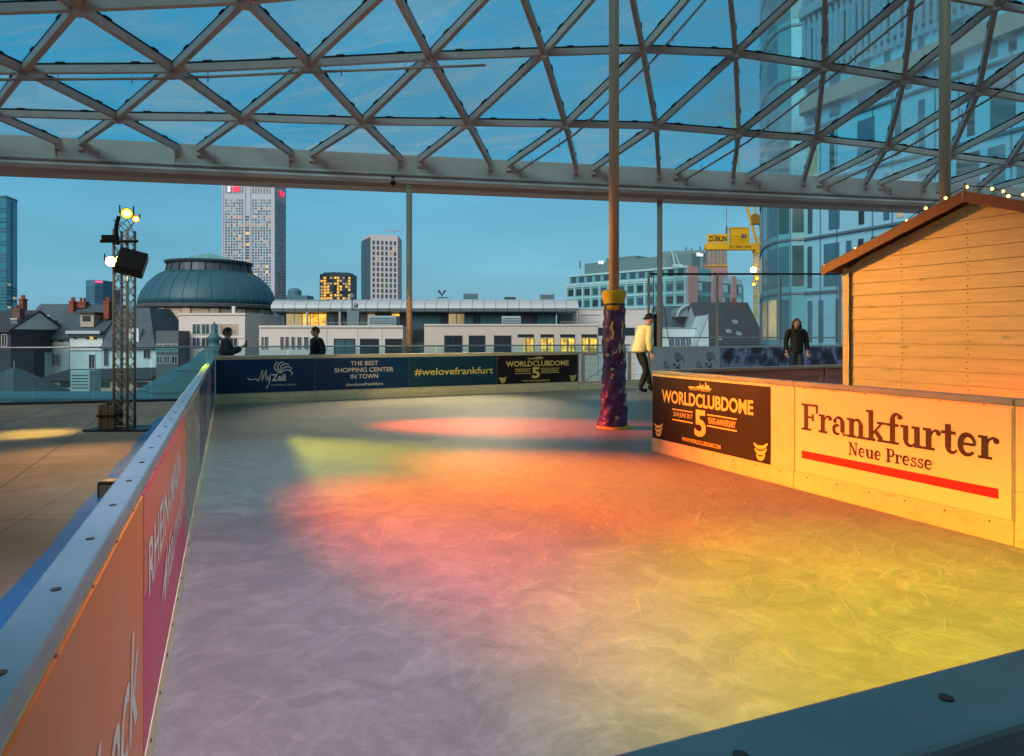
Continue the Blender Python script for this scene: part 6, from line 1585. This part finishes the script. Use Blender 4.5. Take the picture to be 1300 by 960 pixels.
# ------------------------------------------------------------------ light
sc = bpy.context.scene
w = bpy.data.worlds.new('World'); sc.world = w; w.use_nodes = True
N, L = w.node_tree.nodes, w.node_tree.links; bg = N['Background']
sky = N.new('ShaderNodeTexSky'); sky.sky_type = 'NISHITA'; sky.sun_disc = False
SUN_EL, SUN_ROT = 35., 200.
sky.sun_elevation = rad(SUN_EL); sky.sun_rotation = rad(SUN_ROT); sky.air_density = 1.6; sky.dust_density = .4; sky.ozone_density = 2.5
tint = N.new('ShaderNodeMix'); tint.data_type = 'RGBA'; tint.blend_type = 'ADD'; tint.inputs['Factor'].default_value = NISH
L.new(sky.outputs['Color'], tint.inputs['B'])
# blue dusk low over the city, pale cloud cover overhead and behind
tg = N.new('ShaderNodeTexCoord'); sp_ = N.new('ShaderNodeSeparateXYZ'); L.new(tg.outputs['Generated'], sp_.inputs[0])
hi = N.new('ShaderNodeMapRange'); hi.interpolation_type = 'SMOOTHSTEP'; hi.inputs['From Min'].default_value = .50; hi.inputs['From Max'].default_value = .80; L.new(sp_.outputs['Z'], hi.inputs['Value'])
bk = N.new('ShaderNodeMapRange'); bk.interpolation_type = 'SMOOTHSTEP'; bk.inputs['From Min'].default_value = .15; bk.inputs['From Max'].default_value = -.45; L.new(sp_.outputs['Y'], bk.inputs['Value'])
mxx = N.new('ShaderNodeMath'); mxx.operation = 'MAXIMUM'; L.new(hi.outputs['Result'], mxx.inputs[0]); L.new(bk.outputs['Result'], mxx.inputs[1])
cm_ = N.new('ShaderNodeMix'); cm_.data_type = 'RGBA'; L.new(mxx.outputs[0], cm_.inputs['Factor']); cm_.inputs['A'].default_value = SKY_FRONT; cm_.inputs['B'].default_value = SKY_HIGH
L.new(cm_.outputs['Result'], tint.inputs['A'])
# thin streaky cloud veil
tc = N.new('ShaderNodeTexCoord'); mp = N.new('ShaderNodeMapping'); mp.inputs['Scale'].default_value = (2, 2, 9); L.new(tc.outputs['Generated'], mp.inputs['Vector'])
nz = N.new('ShaderNodeTexNoise'); nz.inputs['Scale'].default_value = 1.6; nz.inputs['Detail'].default_value = 6; L.new(mp.outputs['Vector'], nz.inputs['Vector'])
mr = N.new('ShaderNodeMapRange'); mr.inputs['From Min'].default_value = .35; mr.inputs['From Max'].default_value = .75; mr.inputs['To Min'].default_value = .93; mr.inputs['To Max'].default_value = 1.10; L.new(nz.outputs['Fac'], mr.inputs['Value'])
t2 = N.new('ShaderNodeMix'); t2.data_type = 'RGBA'; t2.blend_type = 'MULTIPLY'; t2.inputs['Factor'].default_value = 1; L.new(tint.outputs['Result'], t2.inputs['A']); L.new(mr.outputs['Result'], t2.inputs['B'])
L.new(t2.outputs['Result'], bg.inputs['Color']); bg.inputs['Strength'].default_value = SKY_STR
sun = bpy.data.lights.new('sun', 'SUN'); sun.energy = SUN_E; sun.angle = rad(40); sun.color = (1, .93, .86)
so = bpy.data.objects.new('sun', sun); C.objects.link(so)
SE = rad(32); dv = Vector((math.sin(rad(SUN_ROT))*math.cos(SE), math.cos(rad(SUN_ROT))*math.cos(SE), math.sin(SE)))
so.rotation_euler = (-dv).to_track_quat('-Z', 'Y').to_euler()
def spot(name, src, aim, power, col, cone, blend=1., r=.16):
    l = bpy.data.lights.new(name, 'SPOT'); l.energy = power; l.color = col; l.spot_size = rad(cone); l.spot_blend = blend; l.shadow_soft_size = r
    o = bpy.data.objects.new(name, l); C.objects.link(o); o.location = src
    o.rotation_euler = (Vector(aim) - Vector(src)).to_track_quat('-Z', 'Y').to_euler(); return o
def ice_at(px, py): Y = F*CH/(py-HY); return Vector(((px-CX)/F*Y, Y, 0))
S1 = P(161, 271, TY-.16) + Vector((.10, -.12, .02)); S2 = P(172.5, 278, TY-.12) + Vector((.09, -.10, .0)); S3 = P(141, 332, TY-.22) + Vector((.06, -.16, -.03))
SRC = {'a': S1, 'b': S2, 'c': S3, 'd': Vector((.9, 1.2, 7.6)), 'e': Vector((-.5, 17.2, 5.0))}  # d and e are unseen lamp positions without fixtures
for nm, s, aim, pw, col, cone in SPOTS:
    spot(nm, SRC[s], aim, pw, col, cone)

cam = bpy.data.cameras.new('camera'); co = bpy.data.objects.new('camera', cam); C.objects.link(co)
co.location = (0, 0, CH); co.rotation_euler = (rad(90), 0, 0)
cam.sensor_width = 36; cam.lens = 36*F/1300; cam.shift_y = -(480-HY)/1300; cam.clip_start = .05; cam.clip_end = 12000
sc.camera = co
sc.view_settings.view_transform = 'Standard'; sc.view_settings.look = 'None'; sc.view_settings.gamma = 1; sc.view_settings.use_curve_mapping = False
sc.view_settings.exposure = EXPO
sc.render.engine = 'CYCLES'
cy = sc.cycles; cy.use_denoising = True; cy.max_bounces = 8; cy.transparent_max_bounces = 16; cy.diffuse_bounces = 3; cy.glossy_bounces = 3; cy.caustics_reflective = False; cy.caustics_refractive = False; cy.sample_clamp_indirect = 4
